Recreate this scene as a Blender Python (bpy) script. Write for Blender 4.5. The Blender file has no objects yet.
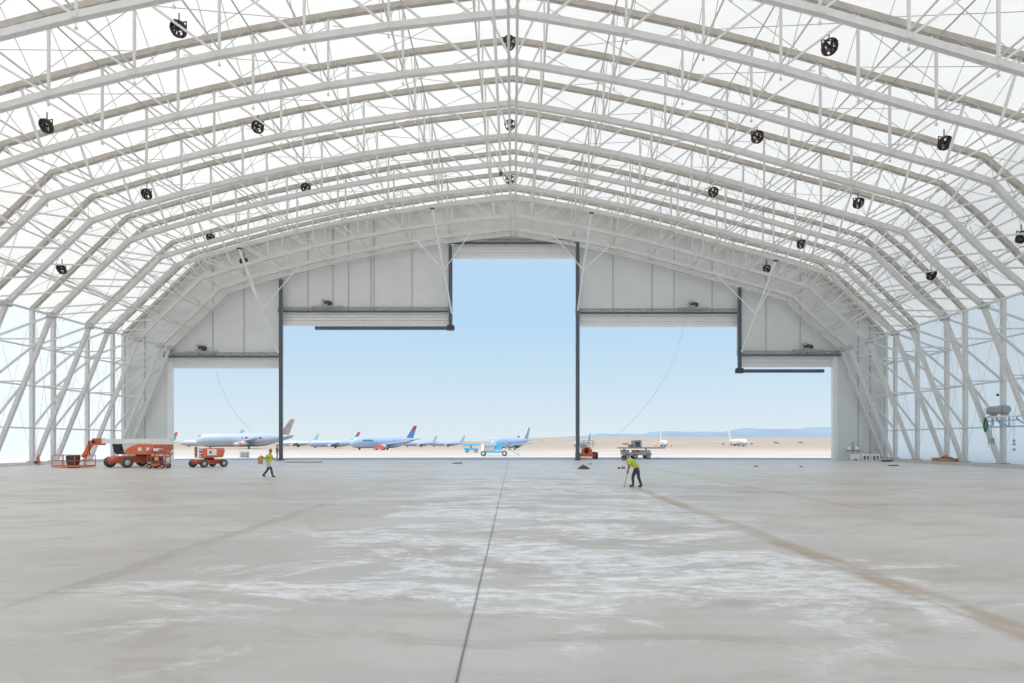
import bpy, math, random
from mathutils import Vector, Matrix, noise
random.seed(7)
SC = bpy.context.scene
COL = SC.collection
V = Vector
PI = math.pi

# ------------------------------------------------------------------ helpers
def set_in(node, key, val):
    s = node.inputs.get(key)
    if s is not None:
        s.default_value = val

def mat(name, c, rough=0.6, metal=0.0, var=0.06, scale=3.0, spec=0.5):
    """principled surface with a slight procedural mottling"""
    m = bpy.data.materials.new(name); m.use_nodes = True
    nt = m.node_tree; b = nt.nodes['Principled BSDF']
    set_in(b, 'Roughness', rough); set_in(b, 'Metallic', metal); set_in(b, 'Specular IOR Level', spec)
    tc = nt.nodes.new('ShaderNodeTexCoord')
    n = nt.nodes.new('ShaderNodeTexNoise'); n.inputs['Scale'].default_value = scale; n.inputs['Detail'].default_value = 3
    nt.links.new(tc.outputs['Object'], n.inputs['Vector'])
    r = nt.nodes.new('ShaderNodeValToRGB')
    r.color_ramp.elements[0].position = 0.3; r.color_ramp.elements[1].position = 0.7
    r.color_ramp.elements[0].color = tuple(max(0, x*(1-var)) for x in c) + (1,)
    r.color_ramp.elements[1].color = tuple(min(1, x*(1+var)) for x in c) + (1,)
    nt.links.new(n.outputs['Fac'], r.inputs['Fac'])
    nt.links.new(r.outputs['Color'], b.inputs['Base Color'])
    return m

class MB:
    """collects simple shapes, links them as one mesh object"""
    def __init__(self):
        self.v = []; self.f = []; self.sm = []; self.mi = []; self.cur = 0
    def add(self, vs, fs, smooth=False):
        o = len(self.v); self.v += [tuple(p) for p in vs]
        for f in fs:
            self.f.append([i+o for i in f]); self.sm.append(smooth); self.mi.append(self.cur)
        return self
    def box(self, lo, hi):
        x0,y0,z0 = lo; x1,y1,z1 = hi
        vs = [(x0,y0,z0),(x1,y0,z0),(x1,y1,z0),(x0,y1,z0),(x0,y0,z1),(x1,y0,z1),(x1,y1,z1),(x0,y1,z1)]
        return self.add(vs, [(3,2,1,0),(4,5,6,7),(0,1,5,4),(1,2,6,5),(2,3,7,6),(3,0,4,7)])
    def cbox(self, c, s):
        return self.box([c[i]-s[i]/2 for i in range(3)], [c[i]+s[i]/2 for i in range(3)])
    def path(self, pts, w, h, side=None, n=None, smooth=False):
        """sweep: rectangular w x h section (n None) or n-gon of radius w, mitred at the corners"""
        pts = [V(p) for p in pts]; k = len(pts)
        rings = []
        for i, p in enumerate(pts):
            a = (pts[i]-pts[i-1]).normalized() if i else None
            b = (pts[i+1]-pts[i]).normalized() if i < k-1 else None
            t = a if b is None else b if a is None else (a+b).normalized()
            mit = 1.0 if a is None or b is None else 1/max(0.5, t.dot(a))
            s = V(side) if side is not None else (V((0,0,1)).cross(t) if abs(t.z) < 0.95 else V((1,0,0)).cross(t))
            s = (s - t*s.dot(t)).normalized(); u = t.cross(s).normalized()
            if n is None:
                ring = [p + s*(w/2)*sx + u*(h/2)*sy*mit for sx, sy in ((-1,-1),(1,-1),(1,1),(-1,1))]
            else:
                ww = w if not isinstance(w, (list,tuple)) else w[i]
                ring = [p + s*ww*math.cos(2*PI*j/n) + u*ww*math.sin(2*PI*j/n)*mit for j in range(n)]
            rings.append(ring)
        m = len(rings[0]); vs = [q for r in rings for q in r]; fs = []
        for i in range(k-1):
            for j in range(m):
                fs.append((i*m+j, i*m+(j+1)%m, (i+1)*m+(j+1)%m, (i+1)*m+j))
        self.add(vs, fs, smooth or (n is not None and n > 5))
        self.add(rings[0], [tuple(reversed(range(m)))]); self.add(rings[-1], [tuple(range(m))])
        return self
    def bar(self, a, b, w, h=None, side=None):
        return self.path([a, b], w, h or w, side)
    def tube(self, a, b, r, n=6):
        return self.path([a, b], r, r, None, n)
    def lathe(self, prof, n=16, M=None, ycap=True):
        """prof: (radius, z) pairs around z, transformed by M"""
        M = M or Matrix()
        vs = []; fs = []
        for r, z in prof:
            for j in range(n):
                vs.append(M @ V((r*math.cos(2*PI*j/n), r*math.sin(2*PI*j/n), z)))
        for i in range(len(prof)-1):
            for j in range(n):
                fs.append((i*n+j, i*n+(j+1)%n, (i+1)*n+(j+1)%n, (i+1)*n+j))
        self.add(vs, fs, True)
        if prof[0] == prof[-1] or not ycap: return self
        if prof[0][0] > 1e-4: self.add(vs[:n], [tuple(reversed(range(n)))])
        if prof[-1][0] > 1e-4: self.add(vs[-n:], [tuple(range(n))])
        return self
    def prism(self, poly, depth, M=None):
        """poly in (x, z), extruded along y by +-depth/2"""
        M = M or Matrix(); k = len(poly)
        vs = [M @ V((x, -depth/2, z)) for x, z in poly] + [M @ V((x, depth/2, z)) for x, z in poly]
        fs = [tuple(range(k)), tuple(reversed(range(k, 2*k)))] + [((i+1)%k, i, i+k, (i+1)%k+k) for i in range(k)]
        return self.add(vs, fs)
    def mesh(self, name, *ms):
        me = bpy.data.meshes.new(name); me.from_pydata(self.v, [], self.f)
        for m in ms: me.materials.append(m)
        me.polygons.foreach_set('use_smooth', self.sm)
        me.polygons.foreach_set('material_index', self.mi)
        me.update(); return me
    def build(self, name, m, parent=None):
        ms = m if isinstance(m, (list,tuple)) else [m]
        return obj(name, self.mesh(name, *ms), parent)

def obj(name, me, parent=None, loc=None):
    o = bpy.data.objects.new(name, me); COL.objects.link(o)
    if parent is not None: o.parent = parent
    if loc is not None: o.location = loc
    return o
def tag(o, label=None, cat=None, group=None, kind=None):
    for k, v in (('label',label),('category',cat),('group',group),('kind',kind)):
        if v: o[k] = v
    return o
def thing(name, label, cat, loc=(0,0,0), rz=0, group=None):
    o = bpy.data.objects.new(name, None); COL.objects.link(o)
    o.empty_display_size = 0.2
    o.location = loc; o.rotation_euler.z = rz
    return tag(o, label, cat, group)
def structure(o): o['kind'] = 'structure'; return o
def copy_tree(o, parent=None):
    c = o.copy(); COL.objects.link(c)
    if parent is not None: c.parent = parent
    for ch in [x for x in KIDS.get(o.name, [])]: copy_tree(ch, c)
    return c
KIDS = {}
def index_kids():
    KIDS.clear()
    for o in SC.objects:
        if o.parent: KIDS.setdefault(o.parent.name, []).append(o)

ORD = ['first','second','third','fourth','fifth','sixth','seventh','eighth','ninth','tenth','eleventh','twelfth','thirteenth']
def Rx(a): return Matrix.Rotation(a, 4, 'X')
def Ry(a): return Matrix.Rotation(a, 4, 'Y')
def Rz(a): return Matrix.Rotation(a, 4, 'Z')
def T(*p): return Matrix.Translation(V(p))

# ------------------------------------------------------------------ materials
M = {}
M['steel']   = mat('galvanised_white_steel', (.70,.68,.65), .45, 0, .05, 2)
M['tubew']   = mat('light_steel_tube', (.72,.71,.69), .4, 0, .05, 2)
M['upper']   = mat('shade_tinted_steel_chord', (.50,.455,.40), .5, 0, .10, 1.5)  # same steel as the lower chords, backlit shade put into the colour
M['rod']     = mat('bracing_rod_steel', (.50,.49,.47), .5, 0, .06, 3)
M['zinc']    = mat('zinc_plate', (.45,.45,.44), .45, .3, .08, 4)
M['panel']   = mat('grey_wall_panel', (.74,.745,.73), .6, 0, .03, .3)
M['seam']    = mat('panel_seam', (.45,.445,.43), .6)
M['mullion'] = mat('blue_grey_mullion_steel', (.09,.115,.14), .45, .1)
M['curtain'] = mat('white_door_fabric', (.84,.82,.80), .6, 0, .03, .8)
M['orange']  = mat('orange_paint', (.80,.17,.055), .4, 0, .08, 2)
M['rust']    = mat('faded_red_orange_paint', (.60,.13,.07), .5, 0, .12, 4)
M['white']   = mat('white_paint', (.88,.87,.85), .4, 0, .04, 2)
M['black']   = mat('black_rubber', (.03,.03,.03), .7, 0, .2, 5)
M['tyre']    = mat('dusty_tyre_rubber', (.10,.085,.07), .85, 0, .25, 6)
M['hub']     = mat('pale_wheel_hub', (.60,.60,.58), .5)
M['dark']    = mat('dark_grey_metal', (.07,.07,.075), .5, .2)
M['fan']     = mat('dark_brown_fan_metal', (.035,.022,.018), .5, .2, .3, 6)
M['fanin']   = mat('pale_fan_blade', (.40,.35,.32), .5, .2)
M['grey']    = mat('mid_grey_paint', (.38,.39,.40), .5)
M['cyan']    = mat('cyan_paint', (.06,.42,.70), .4)
M['hivis']   = mat('yellow_green_hi_vis_cloth', (.55,.62,.06), .8, 0, .1, 8)
M['skin']    = mat('skin', (.36,.19,.13), .55, 0, .08, 10)
M['hair']    = mat('dark_brown_hair', (.07,.035,.025), .8, 0, .2, 12)
M['trouser'] = mat('dark_grey_trousers', (.06,.065,.07), .85, 0, .15, 9)
M['shorts']  = mat('pale_green_grey_shorts', (.48,.52,.42), .85, 0, .1, 9)
M['boot']    = mat('dark_boots', (.03,.027,.025), .7)
M['wood']    = mat('brown_timber', (.42,.26,.14), .75, 0, .2, 5)
M['card']    = mat('tan_orange_container', (.58,.27,.14), .7, 0, .15, 5)
M['green']   = mat('green_hose_rubber', (.02,.15,.08), .5)
M['jetw']    = mat('white_aircraft_paint', (.62,.63,.65), .35, 0, .03, .2)
M['jets']    = mat('silver_blue_aircraft_paint', (.40,.47,.56), .35, 0, .05, .15)
M['jetb']    = mat('haze_paled_blue_aircraft_paint', (.36,.46,.62), .4, 0, .04, .2)  # blue livery with the distance haze mixed into its colour
M['jetg']    = mat('haze_paled_grey_aircraft_paint', (.45,.49,.54), .4, 0, .04, .2)  # grey livery, lightened in colour to stand for air haze
M['tailb']   = mat('blue_tail_paint', (.10,.25,.55), .4)
M['tailbr']  = mat('bronze_tail_paint', (.34,.27,.25), .4, 0, .25, .6)
M['tailg']   = mat('green_tail_paint', (.06,.38,.18), .4)
M['tailr']   = mat('red_tail_paint', (.60,.06,.05), .4)
M['cover']   = mat('orange_engine_cover', (.85,.22,.12), .6, 0, .1, .8)
M['glass']   = mat('dark_cockpit_glass', (.06,.08,.11), .15)
M['crim']    = mat('magenta_livery_mark', (.48,.10,.28), .5)
M['yellow']  = mat('yellow_paint', (.80,.60,.12), .5)
M['pink']    = mat('pink_cloth', (.62,.25,.38), .8)
M['greyc']   = mat('grey_work_clothes', (.20,.22,.25), .85)
M['rope']    = mat('pale_rope', (.48,.53,.58), .8)
M['bluepaint']= mat('light_blue_paint', (.30,.50,.66), .5)

def fabric(name, refl, trans, bump=.15, seam_axis='Y'):
    m = bpy.data.materials.new(name); m.use_nodes = True
    nt = m.node_tree; nt.nodes.clear(); L = nt.links.new
    out = nt.nodes.new('ShaderNodeOutputMaterial')
    d = nt.nodes.new('ShaderNodeBsdfDiffuse'); t = nt.nodes.new('ShaderNodeBsdfTranslucent'); g = nt.nodes.new('ShaderNodeBsdfGlossy')
    a = nt.nodes.new('ShaderNodeAddShader'); mx = nt.nodes.new('ShaderNodeMixShader'); mx.inputs[0].default_value = .04
    g.inputs['Roughness'].default_value = .35; g.inputs['Color'].default_value = (.9,.9,.9,1)
    tc = nt.nodes.new('ShaderNodeTexCoord')
    n = nt.nodes.new('ShaderNodeTexNoise'); n.inputs['Scale'].default_value = .35; n.inputs['Detail'].default_value = 4
    L(tc.outputs['Object'], n.inputs['Vector'])
    r = nt.nodes.new('ShaderNodeValToRGB'); r.color_ramp.elements[0].position=.25; r.color_ramp.elements[1].position=.75
    r.color_ramp.elements[0].color = tuple(x*.92 for x in trans)+(1,); r.color_ramp.elements[1].color = tuple(trans)+(1,)
    L(n.outputs['Fac'], r.inputs['Fac']); L(r.outputs['Color'], t.inputs['Color'])
    d.inputs['Color'].default_value = tuple(refl)+(1,)
    b = nt.nodes.new('ShaderNodeBump'); b.inputs['Strength'].default_value = bump; b.inputs['Distance'].default_value = .6
    n2 = nt.nodes.new('ShaderNodeTexNoise'); n2.inputs['Scale'].default_value = .5; n2.inputs['Detail'].default_value = 2
    L(tc.outputs['Object'], n2.inputs['Vector']); L(n2.outputs['Fac'], b.inputs['Height'])
    for s in (d, t, g): L(b.outputs['Normal'], s.inputs['Normal'])
    L(d.outputs[0], a.inputs[0]); L(t.outputs[0], a.inputs[1]); L(a.outputs[0], mx.inputs[1]); L(g.outputs[0], mx.inputs[2]); L(mx.outputs[0], out.inputs[0])
    return m
M['roof'] = fabric('white_translucent_roof_fabric', (.56,.55,.535), (.40,.393,.375))
M['wallf'] = fabric('white_translucent_wall_fabric', (.12,.12,.12), (.85,.845,.835))

def floor_material():
    m = bpy.data.materials.new('dusty_concrete_slab'); m.use_nodes = True
    nt = m.node_tree; L = nt.links.new; b = nt.nodes['Principled BSDF']
    N = nt.nodes.new
    tc = N('ShaderNodeTexCoord'); sep = N('ShaderNodeSeparateXYZ'); L(tc.outputs['Object'], sep.inputs[0])
    X, Y = sep.outputs[0], sep.outputs[1]
    def math_(op, a, b_=None, c=None, clamp=False):
        n = N('ShaderNodeMath'); n.operation = op; n.use_clamp = clamp
        for i, s in enumerate((a, b_, c)):
            if s is None: continue
            if isinstance(s, (int,float)): n.inputs[i].default_value = s
            else: L(s, n.inputs[i])
        return n.outputs[0]
    def noise_(sx, sy, detail=5, rough=.6, seed=0, dist=0):
        mp = N('ShaderNodeMapping'); mp.inputs['Scale'].default_value = (sx, sy, 1); mp.inputs['Location'].default_value = (seed*7.3, seed*3.1, seed)
        L(tc.outputs['Object'], mp.inputs[0])
        n = N('ShaderNodeTexNoise'); n.inputs['Scale'].default_value = 1; n.inputs['Detail'].default_value = detail; n.inputs['Roughness'].default_value = rough
        n.inputs['Distortion'].default_value = dist
        L(mp.outputs[0], n.inputs['Vector']); return n.outputs['Fac']
    def ramp(f, p0, p1):
        n = N('ShaderNodeMapRange'); n.inputs[1].default_value = p0; n.inputs[2].default_value = p1; n.clamp = True
        n.interpolation_type = 'SMOOTHSTEP'
        L(f, n.inputs[0]); return n.outputs[0]
    def mixc(f, a, b_):
        n = N('ShaderNodeMix'); n.data_type = 'RGBA'
        if isinstance(f, (int,float)): n.inputs[0].default_value = f
        else: L(f, n.inputs[0])
        for s, i in ((a,6),(b_,7)):
            if isinstance(s, tuple): n.inputs[i].default_value = s+(1,)
            else: L(s, n.inputs[i])
        return n.outputs[2]
    base = mixc(ramp(noise_(.12,.22,6,.62,1), .35,.65), FLOOR_A, FLOOR_B)
    base = mixc(math_('MULTIPLY', ramp(noise_(.35,.9,6,.7,2,.6), .48,.68), .75), base, FLOOR_DARK)
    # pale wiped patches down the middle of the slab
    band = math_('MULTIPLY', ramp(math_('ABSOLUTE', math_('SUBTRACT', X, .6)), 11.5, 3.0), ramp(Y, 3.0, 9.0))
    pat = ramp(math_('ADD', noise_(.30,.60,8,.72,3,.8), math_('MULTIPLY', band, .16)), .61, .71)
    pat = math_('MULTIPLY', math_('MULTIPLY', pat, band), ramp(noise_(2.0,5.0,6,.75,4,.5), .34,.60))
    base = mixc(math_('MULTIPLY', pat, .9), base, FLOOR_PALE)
    # far end of the slab is paler
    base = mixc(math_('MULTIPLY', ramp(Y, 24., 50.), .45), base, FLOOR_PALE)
    # long faint streaks across
    st = ramp(noise_(.05,1.5,5,.65,6,.3), .52,.70)
    base = mixc(math_('MULTIPLY', st, .30), base, FLOOR_DARK)
    # control joints, 6.15 m apart across and 8.5 m along
    jx = math_('ADD', X, .53+6.4*20); jx = math_('MODULO', jx, 6.4); dx = math_('MINIMUM', jx, math_('SUBTRACT', 6.4, jx))
    jy = math_('MODULO', math_('ADD', Y, 85.0), 8.5); dy = math_('MINIMUM', jy, math_('SUBTRACT', 8.5, jy))
    dmid = math_('ABSOLUTE', math_('ADD', X, math_('ADD', .53, math_('MULTIPLY', math_('SUBTRACT', noise_(.1,.5,2,.5,8), .5), .03))))
    lmid = math_('MULTIPLY', ramp(dmid, .017, .007), .8)
    lx = math_('MULTIPLY', ramp(dx, .05, .01), .25)
    ly = math_('MULTIPLY', ramp(dy, .07, .02), math_('ADD', .12, math_('MULTIPLY', ramp(Y, 14., 30.), .3)))
    base = mixc(lx, base, FLOOR_JOINT); base = mixc(ly, base, FLOOR_JOINT); base = mixc(lmid, base, (.13,.115,.10))
    # brown dust swept along the joints
    def dust(x0, w, amt, y0, y1, seed):
        d = math_('ABSOLUTE', math_('ADD', math_('SUBTRACT', X, x0), math_('MULTIPLY', math_('SUBTRACT', noise_(.4,.35,3,.6,seed), .5), .35)))
        f = math_('MULTIPLY', ramp(d, w, w*.25), ramp(noise_(1.2,.5,4,.65,seed+1), .28,.58))
        f = math_('MULTIPLY', f, math_('MULTIPLY', ramp(Y, y0-2, y0+1), ramp(Y, y1+3, y1)))
        return math_('MULTIPLY', f, amt)
    base = mixc(dust(6.0,.42,.75,6,28,11), base, (.40,.28,.18))
    base = mixc(dust(11.8,.30,.55,19,45,13), base, (.40,.29,.20))
    base = mixc(dust(17.9,.30,.35,18,50,15), base, (.40,.30,.22))
    base = mixc(dust(-6.8,.35,.35,8,20,17), base, (.28,.24,.20))
    L(base, b.inputs['Base Color'])
    rr = ramp(noise_(.3,.5,5,.6,21), .3,.7)
    L(math_('ADD', .30, math_('MULTIPLY', rr, .25)), b.inputs['Roughness'])
    set_in(b, 'Specular IOR Level', .35)
    bp = N('ShaderNodeBump'); bp.inputs['Strength'].default_value = .08; bp.inputs['Distance'].default_value = .05
    L(noise_(3,3,6,.7,25), bp.inputs['Height']); L(bp.outputs[0], b.inputs['Normal'])
    return m
FLOOR_A = (.51,.465,.42); FLOOR_B = (.60,.56,.52); FLOOR_DARK = (.42,.365,.315); FLOOR_PALE = (.88,.875,.87); FLOOR_JOINT = (.20,.175,.15)
M['floor'] = floor_material()

def ground_material():
    m = bpy.data.materials.new('desert_airfield_ground'); m.use_nodes = True
    nt = m.node_tree; L = nt.links.new; N = nt.nodes.new; b = nt.nodes['Principled BSDF']; set_in(b,'Roughness',.9)
    tc = N('ShaderNodeTexCoord'); sep = N('ShaderNodeSeparateXYZ'); L(tc.outputs['Object'], sep.inputs[0])
    mp = N('ShaderNodeMapping'); mp.inputs['Scale'].default_value = (.004,.012,1); L(tc.outputs['Object'], mp.inputs[0])
    n = N('ShaderNodeTexNoise'); n.inputs['Detail'].default_value = 6; n.inputs['Scale'].default_value = 1; L(mp.outputs[0], n.inputs['Vector'])
    ad = N('ShaderNodeMath'); ad.operation='MULTIPLY_ADD'; ad.inputs[1].default_value = 60; L(n.outputs['Fac'], ad.inputs[0]); L(sep.outputs[1], ad.inputs[2])
    mr = N('ShaderNodeMapRange'); mr.inputs[1].default_value = 0; mr.inputs[2].default_value = 1000; L(ad.outputs[0], mr.inputs[0])
    r = N('ShaderNodeValToRGB'); e = r.color_ramp.elements
    e[0].position=0; e[0].color=GR[0]+(1,); e[1].position=1; e[1].color=GR[5]+(1,)
    for p, c in ((.120,GR[0]),(.128,GR[1]),(.165,GR[1]),(.19,GR[2]),(.24,GR[3]),(.34,GR[4]),(.55,GR[5])):
        q = e.new(p); q.color = c+(1,)
    L(mr.outputs[0], r.inputs[0])
    n2 = N('ShaderNodeTexNoise'); n2.inputs['Detail'].default_value = 5; n2.inputs['Scale'].default_value = .6
    mp2 = N('ShaderNodeMapping'); mp2.inputs['Scale'].default_value=(.06,.2,1); L(tc.outputs['Object'], mp2.inputs[0]); L(mp2.outputs[0], n2.inputs['Vector'])
    mx = N('ShaderNodeMix'); mx.data_type='RGBA'; mx.blend_type='MULTIPLY'; mx.inputs[0].default_value=.35
    L(r.outputs[0], mx.inputs[6])
    r2 = N('ShaderNodeValToRGB'); r2.color_ramp.elements[0].color=(.75,.72,.7,1); r2.color_ramp.elements[0].position=.35; r2.color_ramp.elements[1].color=(1,1,1,1); r2.color_ramp.elements[1].position=.6
    L(n2.outputs['Fac'], r2.inputs[0]); L(r2.outputs[0], mx.inputs[7]); L(mx.outputs[2], b.inputs['Base Color'])
    return m
GR = [(.52,.50,.475),(.48,.44,.40),(.40,.34,.28),(.48,.44,.395),(.40,.335,.27),(.36,.30,.24)]
M['ground'] = ground_material()
M['hill'] = mat('hazy_blue_hill_scrub', (.21,.285,.355), .95, 0, .10, .002)  # haze of the far distance put into the hill colour
M['scrub'] = mat('dry_scrub_bush', (.20,.19,.12), .95, 0, .2, 3)

# ------------------------------------------------------------------ camera
CAMZ = 2.25
cam = bpy.data.cameras.new('camera'); co = bpy.data.objects.new('camera', cam); COL.objects.link(co)
cam.lens = 20.0; cam.sensor_width = 36.0; cam.sensor_fit = 'HORIZONTAL'
cam.shift_x = -0.001; cam.shift_y = 0.0981; cam.clip_end = 20000
co.location = (0,0,CAMZ); co.rotation_euler = (PI/2,0,0)
SC.camera = co

# ------------------------------------------------------------------ hangar shape
R = 25.4            # unit of the cross-section: height of the inner ridge above eye level
# the right half of the shed is narrower, a little lower in the shoulder, and its wall runs slightly inwards
def kr(y): return .955*(.9725 + .0275*(max(y, 26.)-47.2)/20.65)
DROP = [(0,0),(.415,-.020),(.87,-.042),(1.05,-.047),(1.377,-.038),(1.52,-.036),(1.655,-.008),(2.0,-.008)]
def drop(u):
    for (a, va), (b, vb) in zip(DROP, DROP[1:]):
        if u <= b: return va + (vb-va)*(u-a)/(b-a)
    return DROP[-1][1]
YA = [0.0]          # position along the shed of the piece being built in local coordinates
def W(u, h, y=0.0):
    if u > 0:
        return V((u*R*kr(y+YA[0]), y, CAMZ + R*(h + (drop(u) if h > .4 else 0))))
    return V((u*R, y, CAMZ + h*R))
def inn(u): u = abs(u); return 1 - .0837*u - .0846*u*u
def outr(u): u = abs(u); return 1.187 - .0967*u - .0716*u*u
IN = [(u, inn(u)) for u in (0,.09,.29,.487,.685,.883,1.083,1.24)] + [(1.377,.722),(1.47,.632),(1.563,.542),(1.655,.453)]
OUT = [(u, outr(u)) for u in (0,.09,.29,.487,.685,.883,1.083,1.30)] + [(1.507,.879),(1.632,.760),(1.756,.640),(1.88,.520)]
BASE = -.0775
COLU = 1.88
FR = [29.2, 33.7, 38.1, 42.7, 47.2, 51.8, 56.5, 59.1, 63.8, 67.85, 69.75]
WALLY = 70.3
CI, CO_ = .36, .40   # chord sizes
def sg(s, p, y=0.0): return W(s*p[0], p[1], y)

def make_truss():
    t = thing('roof_truss', 'truss', 'roof truss')
    S = (0,1,0)
    def arch(pts): return [sg(-1,p) for p in reversed(pts)] + [sg(1,p) for p in pts[1:]]
    MB().path(arch(IN), .30, .38, S).build('inner_chord', M['steel'], t)
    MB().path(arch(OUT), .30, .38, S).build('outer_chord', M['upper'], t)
    for s in (-1,1):
        MB().bar(W(s*COLU, BASE), sg(s, OUT[-1]), .32, .35, S).build('column', M['steel'], t)
        MB().bar(W(s*(COLU-.012), BASE), sg(s, IN[-1]), .27, .35, S).build('leg', M['steel'], t)
        me_p = MB
        for i in range(1, len(IN)):
            MB().bar(sg(s, IN[i]), sg(s, OUT[i]), .13, .13, S).build('web_post', M['tubew'], t)
        for i in range(0, len(IN)-1):
            MB().bar(sg(s, IN[i]), sg(s, OUT[i+1]), .12, .12, S).build('web_diagonal', M['tubew'], t)
        # struts between the leaning leg and the column
        def leg_at(h):
            k = (h-BASE)/(.453-BASE); return ((COLU-.012) + k*(1.655-(COLU-.012)), h)
        for h in (.37, .218, .054):
            MB().bar(sg(s, leg_at(h)), W(s*COLU, h), .12, .12, S).build('leg_strut', M['tubew'], t)
        for h0, h1 in ((.453,.37),(.37,.218),(.218,.054)):
            MB().bar(sg(s, leg_at(h0)), W(s*COLU, h1), .15, .15, S).build('leg_brace', M['tubew'], t)
        p = sg(s, IN[-1]); b = W(s*COLU, BASE)
        MB().cbox(p, (.6,.5,.5)).build('eave_node', M['zinc'], t)
        MB().box((b.x-.45, -.4, b.z-.02), (b.x+.45, .4, b.z+.06)).build('base_plate', M['zinc'], t)
    for s in (-1,1):
        for p in IN[2:9]:
            q = sg(s, p); mb = MB().cbox(q, (.38,.36,.32))
            mb.bar(q+V((0,0,-.14)), q+V((0,0,-.55)), .03); mb.cbox(q+V((0,0,-.6)), (.12,.1,.14))
            mb.build('node_fitting', M['steel'], t)
    return t
GT = 'lattice arch trusses of the hangar'
for i, y in enumerate(FR):
    YA[0] = y; t = make_truss(); YA[0] = 0.0
    t.location = (0, y, 0)
    t['group'] = GT
    if i == 0: l = 'grey lattice arch truss nearest the viewer, cut by the top edge of the view'
    elif i == len(FR)-1: l = 'grey lattice arch truss standing right against the door wall'
    elif i == len(FR)-2: l = 'grey lattice arch truss last but one before the door wall'
    else: l = f'grey lattice arch truss, the {ORD[i]} counted from the viewer towards the doors'
    t['label'] = l

# longitudinal tubes -------------------------------------------------
Y0, Y1 = FR[0], FR[-1]
def long_tube(u, h, r, name, label, group, m):
    a = W(u, h, Y0-3); b = W(u, h, Y1+.2)
    o = MB().tube(a, b, r, 6).build(name, m)
    tag(o, label, 'tube', group)
names_u = {1:'beside the ridge',2:'second out from the ridge',3:'third out from the ridge',4:'fourth out from the ridge',5:'fifth out from the ridge',6:'sixth out from the ridge',7:'last before the roof bend',8:'at the roof bend',9:'upper one on the steep side',10:'lower one on the steep side'}
for s, sn in ((-1,'left'),(1,'right')):
    a = W(s*.011, IN[0][1]-.004, Y0-3)
    tag(MB().tube(a, W(s*.011, IN[0][1]-.004, Y1+.2), .09, 8).build('ridge_tube', M['tubew']), f'white ridge tube running to the doors, {sn} one of the close pair', 'tube', 'ridge tubes')
    for i in range(1, 11):
        dz = .30/R
        u, h = IN[i]
        if i < 8 : uu, hh = u, h+dz
        elif i == 8: uu, hh = u+.004, h+dz
        else: uu, hh = u+.008, h+.010
        long_tube(s*uu, hh, .06, 'inner_purlin', f'thin white tube on the lower chords, {names_u[i]}, {sn} half', 'purlin tubes on the lower chords', M['tubew'])
        u, h = OUT[i]
        if i < 8: uu, hh = u, h-.30/R
        elif i == 8: uu, hh = u-.016, h-.026
        else: uu, hh = u-.008, h-.010
        if i in (2,4,6,8,9,10):
            long_tube(s*uu, hh, .05, 'outer_purlin', f'thin tube under the fabric, {names_u[i]}, {sn} half', 'purlin tubes under the fabric', M['rod'])
    e0 = W(s*1.655, .453, Y0+8)-V((s*.34,0,.05)); e1 = W(s*1.655, .453, Y1)-V((s*.34,0,.05))
    tag(MB().tube(e0, e1, .10, 8).build('eave_tube', M['tubew']), f'bright white eave tube joining the leg tops along the {sn} side', 'tube', 'eave tubes')
    for h, hn in ((.37,'top'),(.218,'middle'),(.054,'bottom')):
        c0 = W(s*COLU, 0, FR[2]).x - s*.30; c1 = W(s*COLU, 0, Y1+.1).x - s*.30
        g = MB(); zz = CAMZ+h*R
        g.tube((c0, FR[2], zz), (c1, Y1+.1, zz), .085, 6)
        tag(g.build('wall_girt', M['tubew']), f'{hn} horizontal steel girt along the columns of the {sn} fabric side', 'girt', 'wall girts')

# rod bracing, one set per bay ---------------------------------------
def bay_bracing(y0, y1, label):
    t = thing('bay_bracing', label, 'bracing', (0,y0,0), 0, 'rod bracing between the trusses')
    L = y1-y0; e = .16/L; YA[0] = y0
    def rod(a, b, r=.022):
        d = b-a; MB().tube(a+d*.02, b-d*.02, r, 5).build('rod', M['rod'], t)
    def pt(s, p, k): return W(s*p[0], p[1], L*k)
    for s in (-1,1):
        for i in range(2, 11):
            o_ = .013 if i < 9 else (-.022 if s < 0 else (-.03 if i == 9 else -.045))
            pi_, po_ = (IN[i][0]+o_, IN[i][1]), (OUT[i][0]+o_, OUT[i][1])
            rod(pt(s, pi_, e), pt(s, po_, 1-e))
            rod(pt(s, pi_, 1-e), pt(s, po_, e))
        for a, b in ((1,3),(3,5),(5,7),(7,9),(9,11)):
            ia, ib = (IN[a][0], IN[a][1]+.02), (IN[b][0], IN[b][1]+.02)
            oa, ob = (OUT[a][0]-.022*(a>8), OUT[a][1]-.020-.010*(a>8)), (OUT[b][0]-.022*(b>8), OUT[b][1]-.020-.010*(b>8))
            rod(pt(s, oa, e), pt(s, ob, 1-e), .022); rod(pt(s, oa, 1-e), pt(s, ob, e), .022)
        if y0 > 45:
            rod(W(s*(COLU-.004), .50, L*e), W(s*(COLU-.004), BASE+.02, L*(1-e)), .012)
            rod(W(s*(COLU-.004), .50, L*(1-e)), W(s*(COLU-.004), BASE+.02, L*e), .012)
    YA[0] = 0.0
    return t
for i in range(len(FR)-1):
    bay_bracing(FR[i], FR[i+1], 'thin crossing steel rods bracing the bay next to the door wall' if i == len(FR)-2 else
                f'thin crossing steel rods bracing the bay that is {ORD[i]} from the viewer')

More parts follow.
